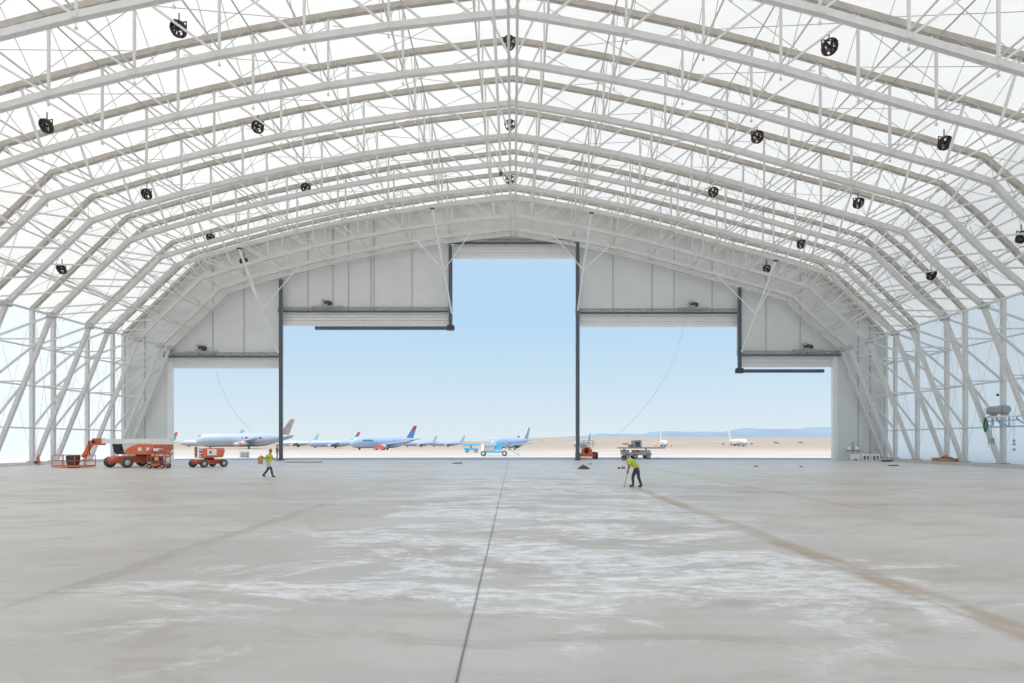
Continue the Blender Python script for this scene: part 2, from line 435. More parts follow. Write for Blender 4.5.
# ------------------------------------------------------------------ shell
YB = -14.0
def strip_shell(name, prof, y0, y1, m, ny=24):
    """fabric skin following prof (list of (u,h)), slightly sagging between trusses"""
    ys = [y0]
    y = y0
    while y < y1-1e-3:
        y = min(y1, y+2.25); ys.append(y)
    vs, fs = [], []
    k = len(prof)
    for yy in ys:
        for p in prof: vs.append(W(p[0], p[1], yy))
    for i in range(len(ys)-1):
        for j in range(k-1):
            fs.append((i*k+j, i*k+j+1, (i+1)*k+j+1, (i+1)*k+j))
    return structure(MB().add(vs, fs, True).build(name, m))
off = .014
rp = [(u, outr(u)+off) for u in [i*.1507 for i in range(0,11)]]
rp += [(1.507+off*.8+.3735*k/6, .879+off-(.359)*k/6) for k in range(0,7)]
roof_prof = [(-u,h) for u,h in reversed(rp)] + rp[1:]
strip_shell('ceiling', roof_prof, YB, WALLY+.15, M['roof'])
EU = rp[-1]
strip_shell('wall_left', [(-EU[0],BASE-.012),(-EU[0],.25),(-EU[0],EU[1])], YB, WALLY+.15, M['wallf'])
strip_shell('wall_right', [(EU[0],BASE-.012),(EU[0],.25),(EU[0],EU[1])], YB, WALLY+.15, M['wallf'])
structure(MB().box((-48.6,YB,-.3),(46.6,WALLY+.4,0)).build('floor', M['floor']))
M['kerb'] = mat('pale_concrete_kerb', (.62,.61,.59), .8, 0, .08, .6)
M['kerbf'] = mat('grey_concrete_kerb', (.50,.475,.45), .8, 0, .08, .6)
zb = CAMZ + BASE*R
structure(MB().prism([(-48.5,0),(-46.2,0),(-46.5,zb-.02),(-48.5,zb-.02)], WALLY-YB-.2, T(0,(WALLY+YB)/2-.1,0)).build('baseboard_left', M['kerb']))
kv = []
for yy in (YB, 26., WALLY-.2):
    xw_ = W(EU[0], 0, yy).x
    kv += [(xw_+.4,yy,0),(xw_+.4,yy,zb-.02),(xw_-2.1,yy,zb-.02),(xw_-2.6,yy,0)]
structure(MB().add(kv, [(0,1,2,3),(11,10,9,8)]+[(i*4+j, i*4+4+j, i*4+4+(j+1)%4, i*4+(j+1)%4) for i in (0,1) for j in range(4)]).build('baseboard_right', M['kerbf']))

# door wall: stepped opening
PX = 568.9/WALLY
def wx(px): return (px-513)/PX
def wz(py): return CAMZ + (442-py)/PX
steps = [(-999, wx(168), 0.0), (wx(168), wx(283), wz(357)), (wx(283), wx(451), wz(312.5)), (wx(451), wx(576), wz(244)),
         (wx(576), wx(737), wz(313.5)), (wx(737), wx(836), wz(355.5)), (wx(836), 999, 0.0)]
def roof_z(x):
    u = abs(x)/R/(kr(WALLY) if x > 0 else 1); dz = drop(u) if x > 0 else 0
    pts = rp
    for (u0,h0),(u1,h1) in zip(pts, pts[1:]):
        if u <= u1: return CAMZ + R*(dz+h0+(h1-h0)*(u-u0)/(u1-u0))
    return CAMZ + R*(dz+pts[-1][1])
XL = -EU[0]*R; XR = EU[0]*R*kr(WALLY)
def far_wall():
    mb = MB()
    for x0, x1, zb_ in steps:
        a, b = max(x0, XL+.02), min(x1, XR-.02)
        n = max(1, int((b-a)/1.5)); xs = [a+(b-a)*i/n for i in range(n+1)]
        poly = [(a, zb_), (b, zb_)] + [(x, roof_z(x)-.03) for x in reversed(xs)]
        mb.prism(poly, .14, T(0, WALLY+.07, 0))
    return structure(mb.build('wall_far', M['panel']))
far_wall()
seams = MB()
def seam(px, ytop=None):
    x = wx(px)
    zb_ = [s for s in steps if s[0] <= x <= s[1]][0][2]
    seams.box((x-.04, WALLY-.06, zb_+.05), (x+.04, WALLY+.01, roof_z(x)-.2))
for px in (213,244,308,333,348.5,371,374,412,613,652,674,712,766,800,145,858,870): seam(px)
structure(seams.build('trim_1', M['seam']))
# white jambs at the two outer edges
for i, (a, b, zt) in enumerate(((168,172.5,wz(357)),(832.5,837,wz(355.5)))):
    structure(MB().box((wx(a), WALLY-.12, 0), (wx(b), WALLY+.3, zt)).build(f'trim_{i+2}', M['white']))

# raised fabric doors under each lintel
def raised_door(pa, pb, pt, pbot, label):
    t = thing('lifting_door', label, 'door', (0, WALLY, 0), 0, 'raised fabric doors')
    xa, xb, zt, z0 = wx(pa-.8), wx(pb+.8), wz(pt-2.2), wz(pbot)
    mb = MB(); n = 4; h = (zt-z0-.25)/n
    for k in range(n):
        mb.prism([(xa+.12, z0+.25+k*h+.02),(xb-.12, z0+.25+k*h+.02),(xb-.12, z0+.25+(k+1)*h-.015),(xa+.12, z0+.25+(k+1)*h-.015)], .30+.05*(k%2), T(0,.15,0))
    mb.build('folded_curtain', M['curtain'], t)
    MB().box((xa+.1, -.06, z0), (xb-.1, .36, z0+.24)).build('bottom_beam', M['white'], t)
raised_door(170,281,359,368.3,'folded white fabric door under the low lintel at the far left opening')
raised_door(282.0,450.4,314,325.5,'folded white fabric door over the wide opening left of the tall middle one')
raised_door(452.6,575.6,246,258,'folded white fabric door high up over the tall middle opening')
raised_door(578.3,740,316,326.5,'folded white fabric door over the wide opening right of the tall middle one')
raised_door(740.5,833,357,367,'folded white fabric door under the low lintel at the far right opening')

# lintel trusses with hoist motors
def lintel(pa, pb, py, label, motor, ml):
    xa, xb, z = wx(pa), wx(pb), wz(py)
    t = thing('door_lintel', label, 'lintel', (0, WALLY-.32, 0), 0, 'door lintels')
    MB().box((xa,-.12,z-.16),(xb,.12,z+.02)).build('lower_rail', M['mullion'], t)
    MB().box((xa,-.10,z+.34),(xb,.10,z+.46)).build('upper_rail', M['grey'], t)
    n = max(3, int((xb-xa)/2.0)); mb = MB()
    for k in range(n):
        x0 = xa+(xb-xa)*k/n; x1 = xa+(xb-xa)*(k+1)/n
        mb.bar((x0,0,z), (x1,0,z+.38), .07); mb.cbox((x0+.05,0,z+.2), (.1,.16,.5))
    mb.build('lattice_web', M['zinc'], t)
    if motor:
        x = wx(motor); zz = z+.46
        m = thing('hoist_motor', ml, 'motor', (x, WALLY-.32, zz+.005), 0, 'door hoist motors')
        MB().box((-1.9,-.16,0),(1.9,.16,.14)).build('mounting_rail', M['zinc'], m)
        MB().lathe([(.0,-.42),(.26,-.42),(.30,-.36),(.30,.2),(.22,.26),(.22,.42),(0,.42)], 14, T(.1,0,.5)@Ry(PI/2)).build('motor_housing', M['dark'], m)
        MB().box((-.55,-.28,.14),(.1,.28,.34)).build('gearbox', M['grey'], m)
        MB().lathe([(0,-.18),(.22,-.18),(.22,.18),(0,.18)], 12, T(-.42,0,.78)@Rx(PI/2)).build('cable_drum', M['zinc'], m)
lintel(165,283,356.5,'grey lintel rail over the far left low door opening',203,'dark hoist motor on the lintel of the far left low opening')
lintel(279,452,311.5,'grey lattice lintel over the opening left of the tall middle one',328,'dark hoist motor on the lintel left of the tall middle opening')
lintel(449,579,243.5,'grey lintel under the ridge over the tall middle opening',None,None)
lintel(575,738,313,'grey lattice lintel over the opening right of the tall middle one',693,'dark hoist motor on the lintel right of the tall middle opening')
lintel(736,841,355,'grey lintel rail over the far right low door opening',807,'dark hoist motor on the lintel of the far right low opening')

# mullions: two stand down to the floor, two are swung up
def mullion(px, ptop, pbot, label, bar=None):
    x = wx(px); zt = wz(ptop); z0 = wz(pbot) if pbot else 0.0
    t = thing('door_mullion', label, 'mullion', (x, WALLY-.62, 0), 0, 'door mullions')
    MB().box((-.19,-.17,z0),(.19,.17,zt)).build('post', M['mullion'], t)
    MB().box((-.25,-.05,z0+.3 if bar else .12),(-.19,.05,zt-.2)).build('guide_track', M['grey'], t)
    MB().box((.19,-.05,z0+.3 if bar else .12),(.25,.05,zt-.2)).build('guide_track', M['grey'], t)
    if bar:
        xb = wx(bar[0])-x; s = 1 if xb > 0 else -1
        MB().box((min(-.5*s,xb), -.15, z0-.22),(max(-.5*s,xb), .19, z0+.18)).build('swung_arm', M['mullion'], t)
        MB().box((-.42,-.22,z0-.3),(.42,.22,z0+.32)).build('hinge_bracket', M['dark'], t)
    else:
        MB().box((-.4,-.26,0),(.4,.26,.12)).build('floor_shoe', M['dark'], t)
pbot_h = {283:357, 577:313}
mullion(283,281,None,'dark steel mullion standing on the floor between the two left openings')
mullion(577,245,None,'dark steel mullion standing on the floor right of the tall middle opening')
mullion(451,247,329,'dark steel mullion swung up, hanging left of the tall middle opening with a level arm',(317,))
mullion(737.5,289,371.5,'dark steel mullion swung up between the two right openings with a level arm',(821,))

# white raking struts from a truss down to the mullion heads
def strut(px_m, py_end, u, label, feet):
    y = FR[7]
    a = W(u, inn(u), y) + V((0,.0,-.24)); b = V((wx(px_m), WALLY-1.02, wz(py_end)))
    t = thing('raking_strut', label, 'strut', (0,0,0), 0, 'white raking struts')
    MB().tube(a, b, .12, 8).build('strut_tube', M['white'], t)
    MB().cbox(a, (.4,.3,.14)).build('head_plate', M['dark'], t)
    c = a.lerp(b, .55)
    for uf in feet:
        d = W(uf, inn(uf), FR[-2]-.2) + V((0,0,-.1))
        MB().tube(c, d, .055, 6).build('side_brace', M['white'], t)
strut(281.5,354,-1.12,'white tube strut raking down to the left floor mullion',(-1.24,-1.0))
strut(452.5,315,-.33,'white tube strut raking down to the swung up mullion left of the tall opening',(-.20,-.45))
strut(577,312,.34,'white tube strut raking down beside the tall opening to its right mullion',(.20,.47))
strut(738.5,353,1.14,'white tube strut raking down to the swung up mullion at the right openings',(1.0,1.26))

# white air duct hanging along the ridge
t = thing('hanging_conduit', 'long thin white conduit hung just left of the ridge and running towards the doors', 'conduit', (-1.12,0,CAMZ+25.0))
MB().tube((0,28,0),(0,52.5,0),.10,8).build('tube', M['white'], t)
MB().cbox((0,52.6,-.1),(.26,.3,.5)).build('end_fitting', M['dark'], t)
mb = MB()
for y in FR[1:6]: mb.tube((0,y,.08),(.3,y,.5),.015,4)
mb.build('hanger', M['rod'], t)

# pull ropes hanging in the openings
def rope(pts, label):
    n = 14; P = []
    a, b, sag = V(pts[0]), V(pts[1]), pts[2]
    for i in range(n+1):
        k = i/n; p = a.lerp(b, k); P.append(p + V((sag*4*k*(1-k), 0, -abs(sag)*.5*4*k*(1-k))))
    tag(MB().path(P, .016, .016, None, 5).build('pull_rope', M['rope']), label, 'rope', 'pull ropes in the openings')
rope(((wx(684), WALLY+.2, wz(327.5)), (wx(618), WALLY+1.5, wz(436)), 1.2), 'thin pale rope trailing down across the wide opening right of the middle')
rope(((wx(215), WALLY+.2, wz(369.5)), (wx(246), WALLY+1.5, wz(431)), -.6), 'thin pale rope trailing down across the far left opening')

# ------------------------------------------------------------------ roof fans
def make_fan():
    t = thing('roof_fan', 'fan', 'fan')
    r = .47; Q = Rx(-1.05)
    MB().lathe([(r-.08,-.20),(r,-.20),(r,.08),(r-.08,.08),(r-.08,-.20)], 18, Q).build('drum', M['fan'], t)
    def q(*p): return Q @ V(p)
    mb = MB()
    for k in range(3):
        a = k*PI/3+.25; c, s = math.cos(a), math.sin(a)
        mb.bar(q(-c*(r-.02),-s*(r-.02),-.235), q(c*(r-.02),s*(r-.02),-.235), .10,.03)
    mb.build('guard', M['fan'], t)
    MB().lathe([(0,-.2),(.09,-.2),(.10,0),(.09,.1),(0,.1)], 10, Q).build('hub', M['fan'], t)
    for k in range(4):
        a = k*PI/2+.5
        MB().prism([(.13,-.02),(.42,-.02),(.42,.02),(.13,.02)], .30, Q@Rz(a)@Rx(.5)).build('blade', M['fanin'], t)
    MB().tube((0,0,.35),(0,0,.95),.035,8).build('stem', M['fan'], t)
    MB().path([(-r-.03,0,0),(-r-.03,0,.38),(r+.03,0,.38),(r+.03,0,0)], .05, .05, (0,1,0)).build('bracket', M['fan'], t)
    return t
fan_px = [(179,29),(509,43),(829,47),(47,126),(258,127),(510,125),(757,137),(944,143),(147,194),(306,188),(510,180),(713,192),(858,203),(211,238),(62,269),(801,244),(931,275),(1021,237),(267,277),(750,280)]
def in_prof(u, P):
    u = abs(u)
    for a, b in zip(P, P[1:]):
        if u <= b[0]: return a[1]+(b[1]-a[1])*(u-a[0])/(b[0]-a[0])
    return P[-1][1]
fans = []
for px, py in fan_px:
    X, Z = px-513, 442-py
    lo, hi = 100., 700.
    xx = abs(X)
    best = None
    for k in range(600):                   # distance at which this sight line runs between the two chords
        s = 190 + k*.6
        u, h = xx/s, Z/s
        if X > 0: u /= kr(568.9*R/s); h -= drop(u)
        if u > 1.85: continue
        d = h - (in_prof(u, IN)*.42 + in_prof(u, OUT)*.58)
        if best is None or abs(d) < best[0]: best = (abs(d), s)
    s = best[1]
    d = 568.9*R/s
    fans.append((X/s*R, d, CAMZ+Z/s*R))
fp = make_fan(); index_kids()
FAN_LAB = ['dark round fan high on the left near the top edge','dark round fan at the ridge nearest the viewer','dark round fan high on the right near the top edge',
 'dark round fan at the outer left edge of the roof','dark round fan in the second row left of the ridge','dark round fan at the ridge, second from the viewer','dark round fan in the second row right of the ridge',
 'dark round fan near the right roof bend, highest of those by the bend','small dark fan above the left roof bend','small dark fan between the left roof bend and the ridge','small dark fan at the ridge, third from the viewer',
 'small dark fan right of the ridge, third row','small dark fan above the right roof bend','small dark fan over the left end of the door wall','dark fan low on the steep left roof side',
 'small dark fan over the right end of the door wall','dark fan low on the steep right roof side','dark fan on the steep right roof side at the right edge','tiny dark fan on the door wall truss above the left mullion','tiny dark fan on the door wall truss above the right mullion']
for i, (x, y, z) in enumerate(fans):
    f = fp if i == 0 else copy_tree(fp)
    y = min(y, WALLY-1.2)
    uf = abs(x)/R/(kr(y) if x > 0 else 1)
    z = min(z, CAMZ + R*(in_prof(uf, OUT) + (drop(uf) if x > 0 else 0)) - 1.0)
    f.location = (x, y, z); f['label'] = FAN_LAB[i]; f['group'] = 'roof fans'
    f.rotation_euler = (0, 0, .35*x/40)
#EXTRA
# ------------------------------------------------------------------ land outside
def sstep(a, b, x):
    k = max(0, min(1, (x-a)/(b-a))); return k*k*(3-2*k)
def lerp_tab(tab, x):
    if x <= tab[0][0]: return tab[0][1]
    for (a, va), (b, vb) in zip(tab, tab[1:]):
        if x <= b: return va + (vb-va)*(x-a)/(b-a)
    return tab[-1][1]
def land(x, y):
    z = lerp_tab([(70,0),(140,0),(260,-1.3),(420,-1.4),(700,-1.0)], y)
    if y > 420:
        k = sstep(-.06, .08, x/y)
        z += (y-420)*(.0022 + .0077*k)
    return z
ys = [WALLY+.42,90,115,140,180,220,260,320,420,550,700,900,1200,1600,2200,3000,4200,6200]
vs, fs = [], []
nx = 49
for y in ys:
    half = max(140, y*1.25)
    for i in range(nx):
        x = -half + 2*half*i/(nx-1)
        vs.append((x, y, land(x, y) - (0.0 if y > 72 else 0.0)))
for j in range(len(ys)-1):
    for i in range(nx-1):
        a = j*nx+i; fs.append((a, a+1, a+nx+1, a+nx))
structure(MB().add(vs, fs, True).build('ground', M['ground']))
# hills on the horizon
HT = [(380,444),(500,440.5),(530,438),(560,437),(585,436),(600,433.4),(620,433.8),(642,434.4),(660,431.2),(672,431),(690,432),(730,431.4),(738,430.2),(747,428.2),(770,429),(800,428.6),(815,427),(840,427.4),(900,429),(1000,433),(1150,441)]
vs, fs = [], []; rows = 10; cols = 150
for j in range(rows):
    y = 5600 + 220*j; k = math.sin(PI*min(1,(j+.0)/(rows-1)))**.7 if 0 < j < rows-1 else 0
    for i in range(cols):
        px = 380 + 770*i/(cols-1)
        x = (px-513)/568.9*6500
        top = CAMZ + (442-lerp_tab(HT, px))/568.9*6500
        n = noise.noise(V((x*.004, y*.004, 3))) + .5*noise.noise(V((x*.012, y*.012, 5)))
        vs.append((x, y, -20 + (top+20)*k*(1+.06*n) if k else -20))
for j in range(rows-1):
    for i in range(cols-1):
        a = j*cols+i; fs.append((a, a+1, a+cols+1, a+cols))
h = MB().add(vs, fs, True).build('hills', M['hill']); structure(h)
def px2(px, d): return (px-513)/568.9*d
# scattered scrub
for i, (px, d, s, l) in enumerate(((625,520,2.2,'dark scrub bush beyond the apron, just left above the bending worker'),(777,600,2.4,'dark scrub bush far out on the plain near the right jamb'),(800,640,2.0,'small scrub bush far out on the plain, closest to the right jamb'))):
    mb = MB(); rnd = random.Random(i)
    x = px2(px, d)
    for k in range(9):
        r = s*rnd.uniform(.3,.55)
        prof = [(0,-r*.6),(r*.8,-r*.4),(r,.1*r),(r*.6,.6*r),(0,.8*r)]
        mb.lathe(prof, 7, T(rnd.uniform(-1,1)*s, rnd.uniform(-.6,.6)*s, r*.5+rnd.uniform(0,.25)*s))
    o = mb.build('scrub_bush', M['scrub']); o.location = (x, d, land(x,d)); tag(o, l, 'bush', 'scrub bushes')

# ------------------------------------------------------------------ parked airliners
def jet(label, px, d, rz, L, D, body, fin, eng=2, cover=None, marks=None, tip=None, group='airliners parked on the field', lift=0):
    x = px2(px, d); z = land(x, d)
    t = thing('parked_airliner', label, 'airplane', (x, d, z), math.radians(rz), group)
    r = D/2; zc = r + max(.9, r*.42) + lift
    # fuselage along +x (nose at +L/2)
    prof = [(0,-L/2),(r*.16,-L/2+.02*L),(r*.52,-L/2+.14*L),(r*.93,-L/2+.30*L),(r,-L/2+.38*L),(r,L/2-.14*L),(r*.94,L/2-.085*L),(r*.76,L/2-.045*L),(r*.45,L/2-.015*L),(0,L/2)]
    vs, fs = [], []; n = 20
    for rr, s in prof:
        up = 0 if s > -L/2+.30*L else (r-rr)*.62
        dn = -(r-rr)*.22 if s > L/2-.14*L else 0
        for j in range(n): vs.append((s, rr*math.cos(2*PI*j/n), zc+up+dn+rr*1.08*math.sin(2*PI*j/n)))
    for i in range(len(prof)-1):
        for j in range(n): fs.append((i*n+j, i*n+(j+1)%n, (i+1)*n+(j+1)%n, (i+1)*n+j))
    MB().add(vs, fs, True).build('fuselage', body, t)
    mb = MB()
    for s in (-1,1):
        mb.bar((L/2-.055*L, s*r*.50, zc+r*.62), (L/2-.03*L, s*r*.26, zc+r*.38), .05*r+.05, r*.28, (0,1,0))
    mb.build('cockpit_windows', M['glass'], t)
    def foil(name, pts, th, m, parent=t):
        """pts: outline list of 3-d points, thickened along their normal"""
        P = [V(p) for p in pts]; nrm = (P[1]-P[0]).cross(P[2]-P[1]).normalized()
        k = len(P); vs = [p+nrm*th/2 for p in P]+[p-nrm*th/2 for p in P]
        fs = [tuple(range(k)), tuple(reversed(range(k,2*k)))]+[((i+1)%k, i, i+k, (i+1)%k+k) for i in range(k)]
        return MB().add(vs, fs).build(name, m, parent)
    span = L*.48
    for s in (-1,1):
        foil('wing', [(L*.12, s*r*.8, zc-r*.55),(-L*.06, s*r*.8, zc-r*.55),(-L*.17, s*span, zc+r*.35),(-L*.13, s*span, zc+r*.35)], r*.16, body)
        foil('tailplane', [(-L*.38, s*r*.3, zc+r*.45),(-L*.46, s*r*.2, zc+r*.45),(-L*.50, s*L*.17, zc+r*.75),(-L*.465, s*L*.17, zc+r*.75)], r*.1, body)
    fh = L*.175
    fo = [(-L*.345, 0, zc+r*.92),(-L*.45, 0, zc+r*.80),(-L*.51, 0, zc+r*.9+fh),(-L*.465, 0, zc+r*.9+fh)]
    fn = foil('tail_fin', fo, r*.14, fin)
    if tip:
        a, b, c, e_ = [V(p) for p in fo]
        q = [a.lerp(e_,.7)+V((0.05,0,0)), b.lerp(c,.7)-V((.05,0,0)), c+V((-.05,0,.05)), e_+V((.05,0,.05))]
        foil('fin_tip', q, r*.17, tip, fn)
    ks = [.33] if eng == 2 else [.30,.58]
    for s in (-1,1):
        for k in ks:
            y = s*span*k; xx = L*.12 - L*.27*k*1.0 + L*.035; rz_ = r*.36 if eng == 2 else r*.30
            zz = zc - r*.55 + r*.9*k*.6 - rz_*1.05
            e = MB().lathe([(rz_*.86,L*.035),(rz_,L*.03),(rz_,-L*.01),(rz_*.55,-L*.05),(0,-L*.05)], 14, T(xx,y,zz)@Ry(PI/2)).build('engine', M['jetg'] if cover else M['dark'], t)
            if cover:
                MB().lathe([(0,L*.041),(rz_*.8,L*.040),(rz_*1.06,L*.032),(rz_*1.06,L*.022),(0,L*.022)], 14, T(xx,y,zz)@Ry(PI/2)).build('engine_cover', cover, e)
    for xx, yy in ((L*.36,0),(-L*.03,r*.7),(-L*.03,-r*.7)):
        g = MB().bar((xx,yy,zc-r*.8),(xx,yy,.4), .22).build('landing_gear', M['grey'], t)
        MB().lathe([(0,-.35),(.42,-.35),(.45,-.1),(.45,.1),(.42,.35),(0,.35)], 12, T(xx,yy,.45)@Rx(PI/2)).build('wheel', M['tyre'], g)
    if marks:
        mb = MB()
        for (a, b) in marks:   # short coloured blocks along both sides
            for s in (-1,1): mb.box((a*L, min(s*r*.93,s*r*1.0), zc+r*.22), (b*L, max(s*r*.93,s*r*1.0), zc+r*.50))
        mb.build('livery_lettering', M['crim'] if body is M['jets'] else M['tailb'], t)
    return t
C = M['cover']
jet('large silver blue airliner with a bronze tail fin, parked behind the left floor mullion', 246, 300, 200, 47, 6.6, M['jets'], M['tailbr'], 4, C, [(-.02,.005),(.03,.04),(-.16,-.13)])
jet('pale airliner behind the large silver blue one, its lilac fin showing above', 212, 430, 186, 46, 4.2, M['jetg'], M['jetb'], 2)
jet('airliner with a green and red tail fin beside the far left jamb', 152, 350, 184, 30, 3.6, M['jetw'], M['tailg'], 2, None, None, M['tailr'])
jet('white airliner with a small grey fin just right of the left floor mullion', 297, 420, 182, 32, 3.4, M['jetg'], M['jets'], 2, C)
jet('pale blue airliner with a dark blue fin, nearest left of the white nosed one', 334, 330, 190, 29, 3.6, M['jetb'], M['tailb'], 2, C, None, M['tailr'])
jet('pale blue airliner with a tall red tipped blue fin and an orange engine cover', 384, 250, 216, 31, 4.6, M['jetb'], M['tailb'], 2, C, [(.20,.34)], M['tailr'])
jet('hazy grey airliner with a thin fin, first right of the red tipped blue fin', 420, 400, 195, 24, 3.0, M['jetb'], M['jets'], 2, C)
jet('hazy grey airliner with a thin fin, second right of the red tipped blue fin', 447, 420, 195, 27, 3.0, M['jetb'], M['jets'], 2, C)
jet('white airliner with a tall pale fin behind the blue stair truck', 511, 235, 234, 27, 4.0, M['jetb'], M['jets'], 2)
jet('distant airliner whose small blue fin shows left of the tall pale fin', 505, 460, 205, 26, 3.4, M['jetg'], M['tailb'], 2)
jet('pale airliner with a slim blue fin behind the orange lift right of the standing mullion', 583, 340, 243, 26, 3.8, M['jetg'], M['tailb'], 2, C)
jet('white airliner seen nose on with dark engines, just right of the bending worker', 663, 420, 262, 34, 4.0, M['jetw'], M['jetw'], 2, C)
jet('white four engined airliner seen nose on far out in the right opening', 737, 450, 268, 40, 4.6, M['jetw'], M['jetw'], 4, M['tailr'])

# ------------------------------------------------------------------ vehicles
class XB(MB):
    """shape collector with its own placement matrix"""
    def __init__(self, mtx=None):
        super().__init__(); self.mtx = mtx or Matrix()
    def add(self, vs, fs, smooth=False):
        return super().add([self.mtx @ V(p) for p in vs], fs, smooth)
def wheel(parent, mtx, c, r, w, out=1, hub=None):
    b = XB(mtx)
    k = b.lathe([(r*.55,-w/2),(r*.92,-w/2),(r,-w*.3),(r,w*.3),(r*.92,w/2),(r*.55,w/2)], 18, T(*c)@Rx(PI/2), False).build('wheel', M['tyre'], parent)
    XB(mtx).lathe([(0,-w*.42),(r*.56,-w*.42),(r*.56,w*.42),(r*.3,w*.5),(0,w*.5)], 14, T(*c)@Rx(PI/2)).build('hub', hub or M['hub'], k)
    return k

# big boom lift -------------------------------------------------------
d = 50.0; S = 568.9/d
t = thing('boom_lift', 'long orange boom lift with a white boom and caged platform parked by the left wall', 'boom lift', (px2(120,d), d, 0))
def lx(px): return (px-120)/S
def lz(py): return (467.6-py)/S
Mc = T(lx(127),1.0,0) @ Rz(math.radians(-118))      # chassis heading towards the viewer's left
b = XB(Mc); b.box((-1.55,-.62,.42),(1.55,.62,1.0)); b.prism([(1.5,.42),(2.0,.6),(2.0,.85),(1.5,1.0)], 1.1); b.prism([(-1.5,1.0),(-2.0,.9),(-2.0,.6),(-1.5,.42)], 1.1); b.build('chassis', M['rust'], t)
for xx in (-1.35, 1.35):
    XB(Mc).box((xx-.14,-1.25,.38),(xx+.14,1.25,.62)).build('axle', M['rust'], t)
    for s in (-1,1): wheel(t, Mc, (xx, s*1.32, .48), .48, .36, s)
XB(T(lx(136),1.0,0)).lathe([(0,1.0),(.62,1.0),(.62,1.18),(0,1.18)], 16).build('slew_ring', M['dark'], t)
b = XB(T(0,1.0,0)); b.prism([(lx(124),lz(454.5)),(lx(154),lz(454.5)),(lx(154.5),lz(450)),(lx(153),lz(444.6)),(lx(138),lz(444.4)),(lx(130),lz(446.5)),(lx(125.5),lz(449.5)),(lx(124),lz(452))], 1.9)
cowl = b.build('engine_cowl', M['orange'], t)
for a in (139.7,148): XB().cbox((lx(a), .03, lz(449.3)), (.30,.06,.30)).build('cowl_panel', M['white'], cowl)
b = XB(T(0,.55,0)); b.box((lx(99),-.22,lz(443.6)),(lx(166),.22,lz(438.9))); b.box((lx(150),-.26,lz(444.6)),(lx(167),.26,lz(438.7))); b.build('telescopic_boom', M['white'], t)
b = XB(T(0,.55,0)); b.prism([(lx(153),lz(444.5)),(lx(166.5),lz(444.5)),(lx(166.5),lz(449)),(lx(160),lz(454.5)),(lx(153),lz(454.5))], .9); b.build('counterweight', M['rust'], t)
b = XB(T(0,.55,0)); b.prism([(lx(110.5),lz(444)),(lx(117.5),lz(444)),(lx(118),lz(451)),(lx(120),lz(454.3)),(lx(114.5),lz(454.3)),(lx(112),lz(451.5))], .7); b.build('hose_carrier', M['black'], t)
b = XB(T(0,.55,0)); b.prism([(lx(118),lz(444)),(lx(137),lz(444)),(lx(125),lz(454)),(lx(121),lz(454))], .16); b.build('lift_cylinder_guard', M['white'], t)
b = XB(T(0,.55,0)); b.box((lx(89),-.2,lz(445.2)),(lx(99.6),.2,lz(438.4))); b.bar((lx(91),-.22,lz(440)),(lx(98),-.22,lz(444)),.1)
b.build('boom_head', M['rust'], t)
b = XB(T(0,.5,0)); b.path([(lx(92),0,lz(441.2)),(lx(87.5),0,lz(442.2)),(lx(79.5),0,lz(457.5))], .30, .30, (0,1,0)); jib = b.build('jib_arm', M['orange'], t)
XB(T(0,.3,0)).tube((lx(86),0,lz(441)),(lx(87.5),0,lz(456)),.03,6).build('jib_hose', M['black'], jib)
b = XB(T(0,-.1,0)); x0, x1 = lx(58), lx(91.5)
for yy in (-.55,.55):
    for zz in (.2,.62,1.10): b.bar((x0,yy,zz),(x1,yy,zz),.045)
    for k in range(4):
        xx = x0+(x1-x0)*k/3; b.bar((xx,yy,.2),(xx,yy,1.1),.045)
for xx in (x0,x1):
    for zz in (.2,.62,1.10): b.bar((xx,-.55,zz),(xx,.55,zz),.045)
cage = b.build('platform_rails', M['rust'], t)
XB(T(0,-.1,0)).box((x0-.03,-.58,.08),(x1+.03,.58,.2)).build('platform_floor', M['orange'], t)
b = XB(T(0,-.1,0)); b.prism([(lx(68.5),.98),(lx(79.5),.98),(lx(78.5),.45),(lx(77.5),.22),(lx(70.5),.22),(lx(69.5),.45)], .5); b.box((lx(69.5),-.28,.90),(lx(78.5),.28,1.06)); b.build('control_console', M['dark'], t)
XB(T(0,-.1,0)).box((lx(71),-.3,.0),(lx(78),.3,.08)).build('platform_rest', M['dark'], t)

# caged lift beside it ------------------------------------------------
t = thing('scissor_lift', 'small orange caged lift with open engine bay between the boom lift and door jamb', 'lift', (px2(159.5,48.5), 48.5, 0))
b = MB(); b.box((-.72,-.5,.22),(.64,.5,.42)); b.build('chassis', M['rust'], t)
for xx in (-.6,.5):
    for s in (-1,1): wheel(t, Matrix(), (xx, s*.42, .22), .22, .16)
b = MB(); b.box((-.55,-.35,.42),(.15,.35,1.05)); b.build('engine_block', M['dark'], t)
MB().box((-.15,-.42,.70),(.10,-.36,1.02)).build('fuel_can', M['yellow'], t)
b = MB()
for xx in (-.70,-.42,.22,.62):
    for yy in (-.48,.48): b.bar((xx,yy,.42),(xx,yy,1.45),.05)
for zz in (.55,1.0,1.45):
    for yy in (-.48,.48): b.bar((-.70,yy,zz),(.62,yy,zz),.05)
    for xx in (-.70,.62): b.bar((xx,-.48,zz),(xx,.48,zz),.05)
b.build('cage_rails', M['rust'], t)
MB().prism([(-.70,1.3),(-.5,1.3),(-.42,1.68),(-.70,1.62)], .8).build('hood', M['orange'], t)
MB().prism([(.15,1.35),(.62,1.35),(.78,1.15),(.70,1.45),(.45,1.62),(.2,1.62)], .7).build('hood', M['rust'], t)
MB().box((-.35,-.3,1.48),(.1,.3,1.7)).build('battery_box', M['white'], t)
MB().path([(.62,-.2,.95),(1.0,-.2,1.05),(1.22,-.2,1.32)], .09, .09, (0,1,0)).build('tow_arm', M['rust'], t)

